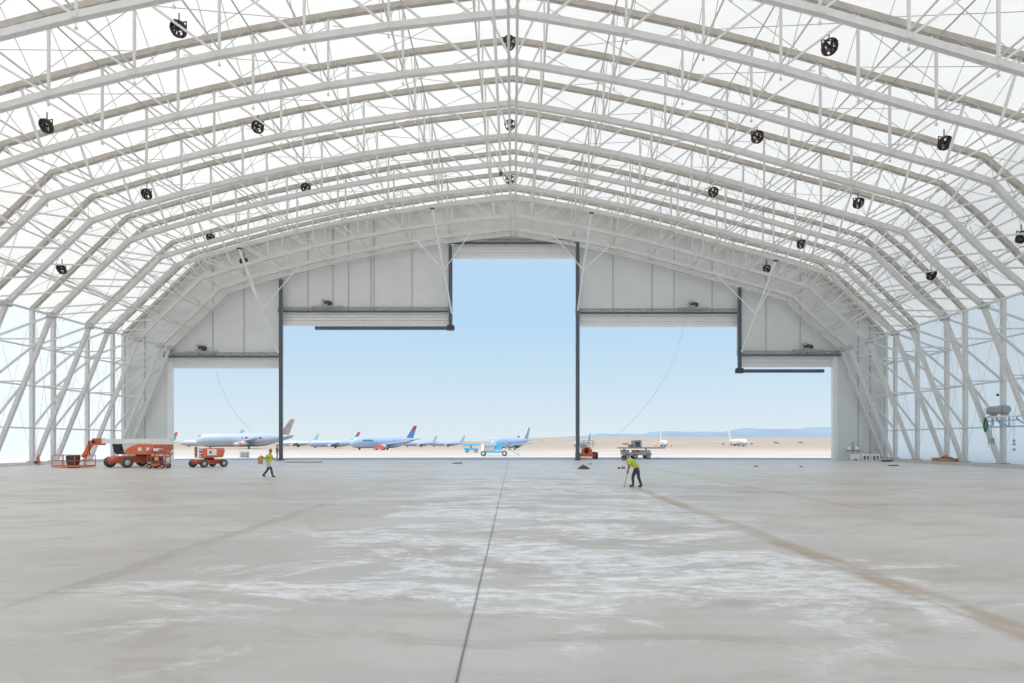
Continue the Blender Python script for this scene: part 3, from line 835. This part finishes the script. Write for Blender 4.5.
# second, smaller boom lift -------------------------------------------
d = 50.5; S = 568.9/d
def lx(px): return (px-205)/S
def lz(py): return (467.3-py)/S
t = thing('boom_lift', 'compact orange red lift on four wheels standing in the far left opening', 'boom lift', (px2(205,d), d, 0))
Mc = T(.0,.55,0) @ Rz(math.radians(-122))
b = XB(Mc); b.box((-1.05,-.55,.30),(1.05,.55,.66)); b.prism([(1.0,.30),(1.3,.42),(1.3,.6),(1.0,.66)], .9); b.build('chassis', M['rust'], t)
for xx in (-.9,.9):
    XB(Mc).box((xx-.1,-.8,.28),(xx+.1,.8,.46)).build('axle', M['rust'], t)
    for s in (-1,1): wheel(t, Mc, (xx, s*.88, .34), .34, .28, s)
b = MB(); b.lathe([(0,.66),(.4,.66),(.4,.86),(0,.86)], 14, T(.1,.5,0)); b.build('slew_ring', M['dark'], t)
b = XB(T(0,.4,0)); b.prism([(lx(203.5),lz(458.3)),(lx(217.5),lz(457.5)),(lx(219.5),lz(451)),(lx(218.5),lz(448)),(lx(205),lz(448.2)),(lx(203),lz(451))], 1.1); cw = b.build('engine_cowl', M['orange'], t)
XB(T(0,.4,0)).box((lx(208.5),-.6,lz(456)),(lx(217.5),-.55,lz(449))).build('side_panel', M['white'], cw)
XB(T(0,.4,0)).box((lx(211),-.64,lz(453.5)),(lx(212.6),-.6,lz(451))).build('vent', M['dark'], cw)
XB(T(0,.4,0)).box((lx(207.5),-.66,lz(457.6)),(lx(217.5),-.6,lz(455.3))).build('lower_trim', M['rust'], cw)
for k, (a, c) in enumerate(((448.6,449.6),(451.2,452.4),(454.4,455.4),(456.8,457.6))):
    XB(T(0,.4,0)).box((lx(198),-.3,lz(c)),(lx(204),.3,lz(a))).build('folded_arm', M['black'] if k else M['grey'], t)
XB(T(0,.4,0)).box((lx(199.5),-.25,lz(458.3)),(lx(203.4),.25,lz(448.4))).build('arm_backing', M['white'], t)
XB(T(0,.4,0)).box((lx(192.3),-.06,lz(457.8)),(lx(194.6),.06,lz(446.6))).build('board', M['wood'], t)
b = XB(T(0,.4,0)); b.bar((lx(193),-.1,lz(457.5)),(lx(204),-.1,lz(457.5)),.07); b.bar((lx(194),.1,lz(449)),(lx(204),.1,lz(449)),.05); b.bar((lx(196.5),.1,lz(457.5)),(lx(196.5),.1,lz(448)),.05); b.build('platform_rails', M['white'], t)

# lift seen head on right of the standing mullion ---------------------
d = 75.0; S = 568.9/d
t = thing('boom_lift', 'orange lift seen from the front just outside, right of the standing mullion', 'boom lift', (px2(587.5,d), d, 0))
def lx(px): return (px-587.5)/S
def lz(py): return (459.1-py)/S
b = MB(); b.box((-1.0,-.15,.32),(.95,.15,.62)); b.build('axle', M['rust'], t)
MB().box((-.7,-.1,.3),(.7,2.4,.75)).build('chassis', M['orange'], t)
for s in (-1,1):
    wheel(t, Matrix(), (s*1.12, 0, .47) , .47, .36) if False else None
for yy in (0,2.3):
    for s in (-1,1):
        wheel(t, Rz(PI/2)@Matrix(), (yy, -s*1.15, .47), .47, .36)
MB().prism([(-.62,.75),(.62,.75),(.7,1.15),(.35,1.55),(-.4,1.55),(-.7,1.15)], 1.5, T(0,1.1,0)).build('hood', M['orange'], t)
MB().lathe([(0,-.12),(.2,-.12),(.30,0),(.2,.12),(0,.12)], 12, T(-.12,.1,1.12)@Rx(PI/2)@Matrix.Scale(1.5,4,(0,1,0))).build('exhaust_cover', M['black'], t)
b = MB()
for xx in (-.95,-.3,.35,.95): b.bar((xx,.9,1.62),(xx,.9,2.45),.05); b.bar((xx,1.9,1.62),(xx,1.9,2.45),.05)
for zz in (2.05,2.45):
    b.bar((-.95,.9,zz),(.95,.9,zz),.05); b.bar((-.95,1.9,zz),(.95,1.9,zz),.05)
b.build('platform_rails', M['bluepaint'], t)
MB().box((-1.0,.85,1.55),(1.0,1.95,1.63)).build('platform_floor', M['white'], t)
MB().box((-1.45,-.6,.02),(-.35,-.3,.2)).build('drawbar', M['rust'], t)

# grey loader behind the bending worker -------------------------------
d = 77.0; S = 568.9/d
def lx(px): return (px-635)/S
def lz(py): return (458.7-py)/S
t = thing('platform_loader', 'grey platform loader with a dark cab on the apron behind the bending worker', 'vehicle', (px2(635,d), d, 0))
MB().box((lx(622),-.9,.45),(lx(650),.9,.85)).build('chassis', M['zinc'], t)
for a in (626,634,646.5):
    for s in (-1,1): wheel(t, Matrix(), (lx(a), s*.8, .34), .34, .3)
MB().box((lx(618.5),-1.0,lz(448.6)),(lx(663),1.0,lz(447.4))).build('deck', M['grey'], t)
b = MB(); b.bar((lx(624),0,.85),(lx(624),0,lz(448.6)),.16); b.bar((lx(646),0,.85),(lx(646),0,lz(448.6)),.16); b.build('deck_support', M['zinc'], t)
MB().box((lx(621),-.7,.85),(lx(628),.7,lz(450))).build('engine_box', M['grey'], t)
MB().box((lx(632.5),-.7,.85),(lx(637),.7,lz(450))).build('valve_box', M['orange'], t)
MB().box((lx(638),-.75,.85),(lx(649),.75,lz(450.2))).build('hydraulic_tank', M['zinc'], t)
b = MB(); b.prism([(lx(632),lz(447.4)),(lx(640.5),lz(447.4)),(lx(640.5),lz(440.2)),(lx(632),lz(440.6))], 1.3); cab = b.build('cab', M['grey'], t)
MB().box((lx(634.5),-.69,lz(446.6)),(lx(638.8),-.64,lz(441.8))).build('cab_window', M['glass'], cab)
MB().box((lx(628.5),-.4,lz(447.4)),(lx(631.5),.4,lz(444.6))).build('control_box', M['pink'], t)

# stair truck and belt loader -----------------------------------------
d = 91.0; S = 568.9/d
def lx(px): return (px-494)/S
def lz(py): return (456.07-py)/S
t = thing('stair_truck', 'cyan and white boarding stair truck on the apron in the middle of the wide opening', 'truck', (px2(494,d), d, 0))
MB().box((lx(481.5),-.8,.5),(lx(506),.8,.8)).build('chassis', M['cyan'], t)
for a in (483.5,504.5):
    for s in (-1,1): wheel(t, Matrix(), (lx(a), s*.8, .42), .42, .28)
b = MB(); b.prism([(lx(481),.8),(lx(484.5),.8),(lx(484),lz(444)),(lx(482),lz(444.4))], 1.5); b.build('cab', M['white'], t)
MB().box((lx(485),-.75,lz(451)),(lx(495),.75,lz(445.8))).build('body_box', M['grey'], t)
MB().box((lx(484),-.8,lz(445.8)),(lx(497),.8,lz(443))).build('canopy', M['bluepaint'], t)
MB().box((lx(496),-.7,lz(450)),(lx(502),.7,lz(442.6))).build('landing_box', M['cyan'], t)
b = MB()
n = 9
for k in range(n):
    xa = lx(502)+(lx(519.5)-lx(502))*k/n; xb = lx(502)+(lx(519.5)-lx(502))*(k+1)/n
    za = lz(444)+(lz(455)-lz(444))*(k+.5)/n
    b.box((xa,-.55,za-.16),(xb,.55,za))
st = b.build('stair_flight', M['grey'], t)
b = MB()
for yy in (-.6,.6): b.bar((lx(501),yy,lz(440.5)),(lx(519),yy,lz(450.5)),.08); b.bar((lx(519),yy,lz(450.5)),(lx(519),yy,lz(455)),.08); b.bar((lx(501),yy,lz(440.5)),(lx(501),yy,lz(444.5)),.08); b.bar((lx(510),yy,lz(445.5)),(lx(510),yy,lz(449)),.06)
b.build('handrail', M['bluepaint'], st)
d = 122.0; S = 568.9/d
def lx(px): return (px-471)/S
def lz(py): return (452.5-py)/S
t = thing('belt_loader', 'low cyan baggage belt loader left of the stair truck', 'vehicle', (px2(471,d), d, 0))
MB().prism([(lx(465),.45),(lx(478),.45),(lx(478),.9),(lx(463.5),1.0)], 1.5).build('chassis', M['cyan'], t)
for a in (467,476):
    for s in (-1,1): wheel(t, Matrix(), (lx(a), s*.75, .33), .33, .24)
MB().prism([(lx(462.5),1.35),(lx(479.5),1.62),(lx(479.5),1.92),(lx(462.5),1.75)], 1.0).build('conveyor', M['cyan'], t)
MB().box((lx(470),-.35,.95),(lx(472),.35,1.45)).build('support', M['orange'], t)

# small red tug by the airliners
d = 205.0; x = px2(379,d)
t = thing('aircraft_tug', 'small red tug in front of the red tipped blue fin airliner', 'vehicle', (x, d, land(x,d)))
MB().box((-1.7,-1.0,.4),(1.7,1.0,1.1)).build('body', M['rust'], t)
MB().prism([(-.6,1.1),(1.0,1.1),(.8,1.9),(-.5,1.9)], 1.6).build('cab', M['rust'], t)
for xx in (-1.1,1.1):
    for s in (-1,1): wheel(t, Matrix(), (xx, s*.95, .42), .42, .3)

# ------------------------------------------------------------------ loose things
def smallthing(name, label, cat, loc, group=None): return thing(name, label, cat, loc, 0, group)
d = 62.0
tag(MB().box((-1.9,-.14,0),(1.9,.14,.10)).build('timber_beam', M['wood']), 'long brown timber beam lying on the floor right of the left mullion', 'beam').location = (px2(304,d), d, .002)
d = 82.0
t = thing('wire_crate', 'grey wire crate standing on the apron left of the walking worker', 'crate', (px2(244.5,d), d, .002))
b = MB()
for xx in (-.45,0,.45):
    for yy in (-.45,.45): b.bar((xx,yy,0),(xx,yy,.95),.05)
for zz in (.04,.35,.65,.95):
    for s in (-.45,.45): b.bar((-.45,s,zz),(.45,s,zz),.04); b.bar((s,-.45,zz),(s,.45,zz),.04)
b.build('wire_frame', M['zinc'], t); MB().box((-.4,-.4,.06),(.4,.4,.8)).build('load', M['grey'], t)
# dark tarp heap on the floor
d = 47.3; rnd = random.Random(3)
vs, fs = [], []; n, m_ = 16, 6
for j in range(m_+1):
    k = j/m_
    for i in range(n):
        a = 2*PI*i/n; r = (1-k)*(1+.12*math.sin(3*a)+.1*rnd.uniform(-1,1))
        vs.append((.52*r*math.cos(a)-.08*k, .38*r*math.sin(a), .38*k**.8*(1+.0*a) if j else 0))
for j in range(m_):
    for i in range(n): fs.append((j*n+i, j*n+(i+1)%n, (j+1)*n+(i+1)%n, (j+1)*n+i))
o = MB().add(vs, fs, True).build('tarp_heap', M['dark']); tag(o, 'black heap of sheeting on the floor right of the standing mullion', 'heap'); o.location = (px2(584,d), d, .002)
def offcut(px, d, w, h, dp, label, m, rz=0):
    b = MB(); b.prism([(-w/2,0),(w/2,0),(w/2*.9,h),(-w/2*.6,h*.8)], dp); o = b.build('floor_offcut', m); o.location = (px2(px,d), d, .002); o.rotation_euler.z = rz
    tag(o, label, 'offcut', 'offcuts lying on the floor')
offcut(590,57.5,.42,.06,.3,'thin dark offcut lying just behind the black heap of sheeting',M['dark'])
offcut(457,59.5,1.1,.10,.5,'dark flat offcut lying on the slab below the middle of the wide opening',M['dark'],.2)
offcut(893,53.5,.9,.10,.4,'dark flat offcut on the floor in front of the right wall',M['dark'],.1)
offcut(755.5,52.0,.35,.08,.25,'small dark offcut nearest the door sill in the right opening',M['dark'])
offcut(801,51.0,.25,.08,.2,'small dark offcut nearest the right jamb',M['dark'])
# small hand grinder behind the bending worker
d = 47.5
t = smallthing('power_tool', 'small red and black power tool on the floor beside the bending worker', 'tool', (px2(622.5,d), d, .002))
MB().lathe([(0,-.16),(.08,-.16),(.10,0),(.07,.16),(0,.16)], 10, T(.06,0,.11)@Ry(PI/2)).build('motor_body', M['rust'], t)
MB().box((-.38,-.06,.0),(-.26,.06,.16)).build('head', M['dark'], t); MB().bar((-.28,0,.08),(-.08,0,.1),.05).build('shaft', M['grey'], t)

# traffic cone on the left kerb
t = smallthing('traffic_cone', 'orange traffic cone on the pale kerb at the left wall between two columns', 'cone', (px2(38,55.4), 55.4, zb-.018))
MB().box((-.24,-.24,0),(.24,.24,.07)).build('base', M['black'], t)
MB().lathe([(.19,.07),(.13,.35),(.09,.55),(.05,.74),(0,.75)], 14).build('cone_body', M['orange'], t)

# right wall: tank on a bracket shelf, hose, pendant control
d = 51.0; xw = 44.3
t = thing('wall_tank', 'grey cylindrical tank lying on the steel shelf at the right wall', 'tank', (xw-.72, d, 4.56), 0)
MB().lathe([(0,-.98),(.24,-.96),(.36,-.84),(.38,-.75),(.38,.75),(.36,.84),(.24,.96),(0,.98)], 20, T(0,0,.56)@Rx(PI/2)).build('shell', M['grey'], t)
b = MB()
for yy in (-.6,.6): b.box((-.32,yy-.06,0),(.32,yy+.06,.26))
b.build('saddle', M['zinc'], t)
MB().lathe([(.385,-.03),(.395,-.03),(.395,.03),(.385,.03)], 20, T(0,-.7,.56)@Rx(PI/2)).build('band', M['dark'], t)
MB().box((-.2,1.15,.2),(.2,1.45,.8)).build('valve_block', M['white'], t); MB().tube((0,.95,.56),(0,1.2,.56),.1,8).build('outlet_pipe', M['zinc'], t)
t = thing('wall_shelf', 'white and blue steel bracket shelf under the grey tank on the right wall', 'shelf', (xw, d, 4.55), 0)
MB().box((-1.35,-2.6,-.10),(-.14,1.6,.0)).build('top_plate', M['white'], t)
MB().box((-1.3,-2.6,-.46),(-1.18,1.4,-.36)).build('cable_tray', M['bluepaint'], t)
for yy in (-2.4,-.4,1.3): MB().path([(-1.24,yy,-.1),(-1.24,yy,-.36),(-.28,yy,-.9),(-.18,yy,-.9),(-.18,yy,-.1)], .08, .08, (0,1,0)).build('bracket', M['bluepaint'], t)
ring = []
for k in range(25):
    a = 2*PI*k/24; ring.append((.30*math.sin(a), .20*math.sin(a), .60*math.cos(a)))
t = thing('hose_loop', 'green hose coiled in a loop hanging off the shelf by the grey tank', 'hose', (xw-1.78, d+.2, 3.78))
MB().path(ring, .06, .06, (.55,-.83,0), 7).build('hose', M['green'], t)
MB().path([(p[0]*.84, p[1]*.84-.06, p[2]*.86) for p in ring], .045, .045, (.55,-.83,0), 7).build('inner_turn', M['green'], t)
MB().bar((0,0,.60),(.36,0,.80),.05).build('hook', M['zinc'], t)
t = thing('pendant_control', 'grey pendant control box hanging on cables under the wall shelf', 'control box', (xw-1.24, d+.2, 2.1))
MB().box((-.14,-.16,0),(.14,.16,.5)).build('box', M['grey'], t)
MB().tube((0,.0,.5),(0,.0,2.3),.025,6).build('cable', M['bluepaint'], t); MB().tube((0,.35,-.35),(0,.35,2.3),.02,6).build('loose_cable', M['bluepaint'], t)
t = thing('hanging_cable', 'thin dangling cable with plugs under the right end of the wall shelf', 'cable', (xw-1.24, 48.9, 1.5))
MB().tube((0,0,.5),(0,0,2.85),.02,6).build('wire', M['bluepaint'], t)
for zz in (.0,.45,.75): MB().box((-.06,-.08,zz),(.06,.08,zz+.2)).build('plug', M['grey'], t)
o = MB().lathe([(0,0),(.12,.0),(.12,.10),(0,.14)],10,Ry(-PI/2)).build('wall_sensor', M['dark']); o.location=(W(EU[0],0,52.6).x-.09, 52.6, 6.6); tag(o, 'small dark round sensor fixed on the fabric above the grey tank', 'sensor')

# barrier blocks and lamp stand by the right jamb
d = 68.6
for i, (px, l) in enumerate(((855,'white barrier frame by the right jamb, nearest the doors'),(865.5,'white barrier frame, middle one of three under the door wall'),(875,'white barrier frame of three under the door wall, nearest the columns'))):
    t = thing('barrier_frame', l, 'barrier', (px2(px,d), d, .002), 0, 'white barrier frames')
    b = MB(); b.box((-.5,-.1,.12),(.5,.1,.82)) if i == 0 else b.box((-.5,-.1,.6),(.5,.1,.82))
    for xx in (-.45,-.02,.40): b.box((xx,-.12,0),(xx+.14,.12,.7))
    b.build('panel', M['white'], t)
    MB().box((-.34,-.08,.2),(.34,.08,.55)).build('dark_slot', M['mullion'], t) if i else MB().box((-.2,-.14,.0),(.2,-.1,.25)).build('dark_slot', M['grey'], t)
d = 69.3
t = thing('lamp_stand', 'black stand with two pale lamps behind the white barrier frames', 'lamp', (px2(853,d), d, .002))
MB().tube((0,0,0),(0,0,2.3),.04,8).build('pole', M['dark'], t)
MB().box((-.9,-.1,1.12),(.9,.1,1.2)).build('cross_bar', M['dark'], t)
for s in (-1,1): MB().lathe([(0,0),(.16,.03),(.2,.2),(.16,.42),(0,.46)], 12, T(s*.5,0,1.22)).build('lamp_head', M['white'], t)
for k in range(3):
    a = k*2*PI/3; MB().bar((0,0,.5),(.4*math.cos(a),.1+.3*math.sin(a)-.1,.02),.04).build('leg', M['dark'], t)
# crate tray with oddments on the right kerb
d = 60.6; xk = 44.85
t = thing('timber_pallet', 'orange brown timber tray of oddments on the kerb at the right wall', 'pallet', (44.05, 57.8, zb-.018))
t.rotation_euler.z = -PI/2
b = MB(); b.box((-1.4,-.5,0),(-.75,.5,.36)); b.build('crate', M['wood'], t)
b = MB(); b.box((-.68,-.5,0),(.95,.5,.1)); b.box((-.68,-.5,.1),(-.60,.5,.34)); b.box((.87,-.5,.1),(.95,.5,.34)); b.box((-.6,-.5,.1),(.87,-.44,.34)); b.box((-.6,.44,.1),(.87,.5,.34)); b.build('tray', M['wood'], t)
for i, (xx, w_, h_, m, l) in enumerate(((-.42,.3,.42,'dark','black bag in the timber tray, nearest its left end'),(-.05,.26,.62,'rust','red canister standing in the timber tray'),(.28,.24,.36,'dark','dark can in the timber tray right of the red canister'),(.6,.3,.40,'mullion','blue grey tub in the timber tray, nearest the viewer'))):
    o = MB().lathe([(0,0),(w_*.5,0),(w_*.55,h_*.3),(w_*.5,h_*.8),(w_*.2,h_*.95),(0,h_)], 10).build('container', M[m]); o.location = (44.05, 57.8-xx, zb-.018+.102); tag(o, l, 'container', 'oddments in the timber tray')
d = 66.5
t = thing('cable_heap', 'low dark heap of cable on the floor where the right kerb meets the door wall', 'heap', (px2(889,d), d-1.5, .002))
pts = []
for k in range(60):
    a = k*.55; pts.append((.9*math.cos(a)*(.5+.5*(k%7)/7), .35*math.sin(a*1.1), .05+.10*(k/60)))
t.location.x = 43.0 - .2; 
MB().path(pts, .035, .035, None, 5).build('cable', M['dark'], t); MB().box((.1,-.2,0),(.5,.2,.28)).build('reel', M['grey'], t)

# ------------------------------------------------------------------ people
def skin(name, verts, edges, m, parent, root=0, sub=2):
    me = bpy.data.meshes.new(name); me.from_pydata([v[:3] for v in verts], edges, []); me.materials.append(m)
    o = obj(name, me, parent)
    sk = o.modifiers.new('skin', 'SKIN'); sk.use_smooth_shade = True; sk.branch_smoothing = .4
    if not me.skin_vertices: me.skin_vertices.new() if hasattr(me.skin_vertices,'new') else None
    for i, v in enumerate(verts):
        r = v[3]; r = r if isinstance(r, tuple) else (r, r)
        me.skin_vertices[0].data[i].radius = r; me.skin_vertices[0].data[i].use_root = (i == root)
    sb = o.modifiers.new('sub', 'SUBSURF'); sb.levels = sub; sb.render_levels = sub
    return o
def chain(vs, es, start, pts):
    p = start
    for q in pts:
        vs.append(q); es.append((p, len(vs)-1)); p = len(vs)-1
    return p
def person(label, loc, rz, J, shirt, legs, hair, hem=None, boots=True):
    t = thing('person', label, 'person', loc, rz)
    vs = [J['pelvis']+(.13,), J['waist']+(.125,), J['chest']+(.15,), J['neckb']+(.065,), J['neck']+(.055,)]
    es = [(0,1),(1,2),(2,3),(3,4)]
    f = V(J['face']).normalized(); up = V(J['up']).normalized(); hc = V(J['head'])
    def P(v, r): return (v.x, v.y, v.z, r)
    sidev = up.cross(f)
    chain(vs, es, 4, [P(hc-up*.05+f*.01, .078), P(hc+up*.035, .092), P(hc+up*.10-f*.01, .06)])
    hv = 5
    chain(vs, es, hv, [P(hc-up*.075+f*.065, .035)])                       # jaw
    chain(vs, es, hv+1, [P(hc-up*.005+f*.098, .016), P(hc-up*.025+f*.112, .013)])  # nose
    for s in (-1,1): chain(vs, es, hv+1, [P(hc-up*.0+sidev*s*.082, .022), P(hc+up*.01+sidev*s*.095-f*.01, .014)])   # ears
    hands = []
    for sd in ('l','r'):
        sh, el, wr = J['sh'+sd], J['el'+sd], J['wr'+sd]
        k = chain(vs, es, 2, [sh+(.062,), el+(.045,), wr+(.03,)])
        hd = (V(wr)-V(el)).normalized(); ac = V((0,1,0)); ac = (ac-hd*ac.dot(hd)).normalized(); pn = hd.cross(ac)
        pm = V(wr)+hd*.07; k = chain(vs, es, k, [P(pm, .034)])
        for q, ln in ((-.030,.062),(-.010,.075),(.010,.072),(.030,.055)):
            b0 = pm+hd*.035+ac*q; chain(vs, es, k, [P(b0,.0105), P(b0+hd*ln*.5+pn*.012,.0095), P(b0+hd*ln*.75+pn*.04,.008)])
        tb = V(wr)+hd*.05-ac*.035; chain(vs, es, k, [P(tb,.012), P(tb+hd*.03-ac*.02+pn*.02,.010), P(tb+hd*.055-ac*.02+pn*.035,.008)])
        hands.append(pm+hd*.05+pn*.02)
    for sd in ('l','r'):
        chain(vs, es, 0, [J['hip'+sd]+(.095,), J['kn'+sd]+(.058,), J['an'+sd]+(.040,), J['to'+sd]+(.036,)])
    skin('body', vs, es, M['skin'], t)
    # eyes, mouth, hair
    b = MB()
    for s in (-1,1): b.lathe([(0,-.013),(.013,0),(0,.013)], 8, T(*(hc+up*.028+f*.088+sidev*s*.034)))
    b.build('eyes', M['dark'], t)
    q = hc-up*.062+f*.092; MB().bar(q-sidev*.022, q+sidev*.022, .012, .008).build('mouth', M['rust'], t)
    hvs = [P(hc+up*.05-f*.055,.075), P(hc+up*.10-f*.0,.08), P(hc+up*.095+f*.045,.045), P(hc-up*.02-f*.075,.055)]
    skin('hair', hvs, [(0,1),(1,2),(0,3)], hair, t)
    # shirt
    pe, wa, ch, nb = V(J['pelvis']), V(J['waist']), V(J['chest']), V(J['neckb'])
    sv = [P(pe.lerp(wa,-.15),.175), P(pe.lerp(wa,.5),.18), P(wa.lerp(ch,.4),.19), P(ch,.205), P(nb.lerp(ch,.15),.105)]; se = [(0,1),(1,2),(2,3),(3,4)]
    for sd in ('l','r'):
        sh, el = V(J['sh'+sd]), V(J['el'+sd]); chain(sv, se, 3, [P(sh,.095), P(sh.lerp(el,.75),.076)])
    skin('shirt', sv, se, shirt, t)
    lv = [P(pe.lerp(wa,.55),.13), P(pe,.135)]; le = [(0,1)]
    for sd in ('l','r'):
        hp, kn, an = V(J['hip'+sd]), V(J['kn'+sd]), V(J['an'+sd]); chain(lv, le, 1, [P(hp,.118), P(hp.lerp(kn,.5),.10), P(kn,.080), P(an+(kn-an)*.08,.066)])
    skin('trousers', lv, le, legs, t, 1)
    if hem:
        lv = [P(pe.lerp(wa,.7),.15), P(pe-V((0,0,.02)),.17)]; le = [(0,1)]
        for sd in ('l','r'):
            hp, kn = V(J['hip'+sd]), V(J['kn'+sd]); chain(lv, le, 1, [P(hp,.145), P(hp.lerp(kn,.4),.13), P(hp.lerp(kn,.72),.115)])
        skin('shorts', lv, le, hem, t, 1)
    for sd in ('l','r'):
        an, to = V(J['an'+sd]), V(J['to'+sd])
        hl = an + (an-to)*.25; hl.z = min(an.z, to.z+.02)
        skin('boot', [P(an+V((0,0,.08)),.070), P(an.lerp(hl,.3)-V((0,0,.02)),.066), P(to,.056)], [(0,1),(1,2)], M['boot'], t)
    return t, hands
# worker striding to the right
d = 36.3
J = dict(pelvis=(0,0,.95), waist=(.03,0,1.12), chest=(.08,0,1.36), neckb=(.10,0,1.50), neck=(.12,0,1.56), head=(.15,0,1.66), face=(1,0,-.08), up=(.1,0,1),
 shl=(.08,.19,1.42), ell=(.22,.24,1.16), wrl=(.40,.20,1.07), shr=(.06,-.19,1.42), elr=(-.12,-.28,1.21), wrr=(-.22,-.31,1.31),
 hipl=(.0,.10,.90), hipr=(.0,-.10,.90), knr=(.23,-.10,.52), anr=(.31,-.10,.10), tor=(.48,-.11,.055), knl=(-.06,.10,.50), anl=(-.36,.10,.13), tol=(-.22,.10,.055))
t, hands = person('walking person in a yellow green high visibility shirt and pale shorts carrying a tan container', (px2(268.3,d), d, 0), 0, J, M['hivis'], M['trouser'], M['hair'], M['shorts'])
hx = t.location + hands[1]
c = thing('carried_container', 'tan and orange container held in the hand of the walking person', 'container', (hx.x-.03, hx.y-.02, hx.z-.525))
b = MB(); b.lathe([(0,0),(.13,0),(.15,.04),(.15,.36),(.13,.40),(0,.40)], 14); b.build('body', M['card'], c)
MB().path([(-.13,0,.38),(-.11,0,.47),(0,0,.50),(.11,0,.47),(.13,0,.38)], .016, .016, (0,1,0), 6).build('handle', M['dark'], c)
MB().lathe([(.02,.40),(.10,.405),(.10,.45),(.02,.45)], 12).build('lid', M['orange'], c)
# worker bending over the joint, facing left
d = 28.45
J = dict(pelvis=(-.10,0,.97), waist=(.02,0,1.16), chest=(.27,0,1.345), neckb=(.41,0,1.39), neck=(.46,0,1.405), head=(.57,0,1.40), face=(.65,0,-.76), up=(.76,0,.65),
 shl=(.33,.19,1.31), ell=(.30,.22,1.03), wrl=(.34,.06,.84), shr=(.33,-.19,1.31), elr=(.26,-.24,1.02), wrr=(.31,-.06,.78),
 hipl=(-.12,.10,.90), hipr=(-.08,-.10,.90), knr=(.08,-.12,.50), anr=(.06,-.12,.09), tor=(.24,-.13,.05), knl=(-.16,.11,.50), anl=(-.30,.12,.09), tol=(-.14,.13,.05))
t, hands = person('bending person in a yellow green shirt and dark trousers working on the floor joint', (px2(634.8,d), d, 0), PI, J, M['hivis'], M['trouser'], M['hair'])
m_ = (hands[0]+hands[1])/2
wp = t.location - V((m_.x, m_.y, 0)) + V((0,0,m_.z))
tl = thing('floor_scraper', 'thin long handled scraper held by the bending person down to the floor', 'tool', (wp.x-.16, wp.y, .003))
top = V((.16+.03,0,wp.z+.16)); 
MB().tube((0.01,0,.03),(top.x,0,top.z),.014,8).build('handle', M['dark'], tl)
a_ = V((.01,0,.03)); MB().tube(a_.lerp(top,.72),a_.lerp(top,1.0),.024,8).build('grip', M['black'], tl)
MB().prism([(-.05,0),(.02,0),(.03,.05),(-.01,.06)], .16).build('blade', M['zinc'], tl)
# person standing outside
d = 78.0
J = dict(pelvis=(0,0,.95), waist=(.0,0,1.12), chest=(.02,0,1.36), neckb=(.02,0,1.50), neck=(.02,0,1.56), head=(.04,0,1.66), face=(1,0,-.1), up=(0,0,1),
 shl=(.02,.19,1.42), ell=(.04,.26,1.14), wrl=(.12,.22,.93), shr=(.02,-.19,1.42), elr=(.0,-.26,1.14), wrr=(.08,-.24,.92),
 hipl=(.0,.10,.90), hipr=(.0,-.10,.90), knr=(.08,-.11,.50), anr=(.05,-.11,.09), tor=(.21,-.12,.05), knl=(-.02,.11,.50), anl=(-.12,.11,.09), tol=(.04,.12,.05))
person('person in grey work clothes standing outside beside the left floor mullion', (px2(277,d), d, .0), 0, J, M['greyc'], M['greyc'], M['hair'])
# ------------------------------------------------------------------ light
w = bpy.data.worlds.new('sky'); SC.world = w; w.use_nodes = True
nt = w.node_tree; L = nt.links.new; bg = nt.nodes['Background']
tc = nt.nodes.new('ShaderNodeTexCoord'); sp = nt.nodes.new('ShaderNodeSeparateXYZ'); L(tc.outputs['Generated'], sp.inputs[0])
rp_ = nt.nodes.new('ShaderNodeValToRGB'); L(sp.outputs[2], rp_.inputs[0]); e = rp_.color_ramp.elements
e[0].position = 0.0; e[0].color = (.74,.84,.885,1); e[1].position = 1.0; e[1].color = (.46,.58,.80,1)
for p, c in ((.03,(.70,.82,.885)),(.10,(.60,.77,.90)),(.20,(.49,.70,.905)),(.32,(.50,.70,.915)),(.6,(.47,.63,.86))):
    q = e.new(p); q.color = c+(1,)
L(rp_.outputs[0], bg.inputs[0]); bg.inputs[1].default_value = 1.0
sun = bpy.data.lights.new('sun', 'SUN'); sun.energy = 5.0; sun.angle = .02; sun.color = (1,.945,.87)
so = bpy.data.objects.new('sun', sun); COL.objects.link(so)
sd = V((-.27,-.35,.88)).normalized()       # towards the sun
so.rotation_euler = sd.to_track_quat('Z','Y').to_euler()
vs = SC.view_settings; vs.view_transform = 'Standard'; vs.look = 'None'; vs.gamma = 1; vs.use_curve_mapping = False; vs.exposure = 0.0
SC.cycles.max_bounces = 10; SC.cycles.diffuse_bounces = 6; SC.cycles.transmission_bounces = 6; SC.cycles.glossy_bounces = 3
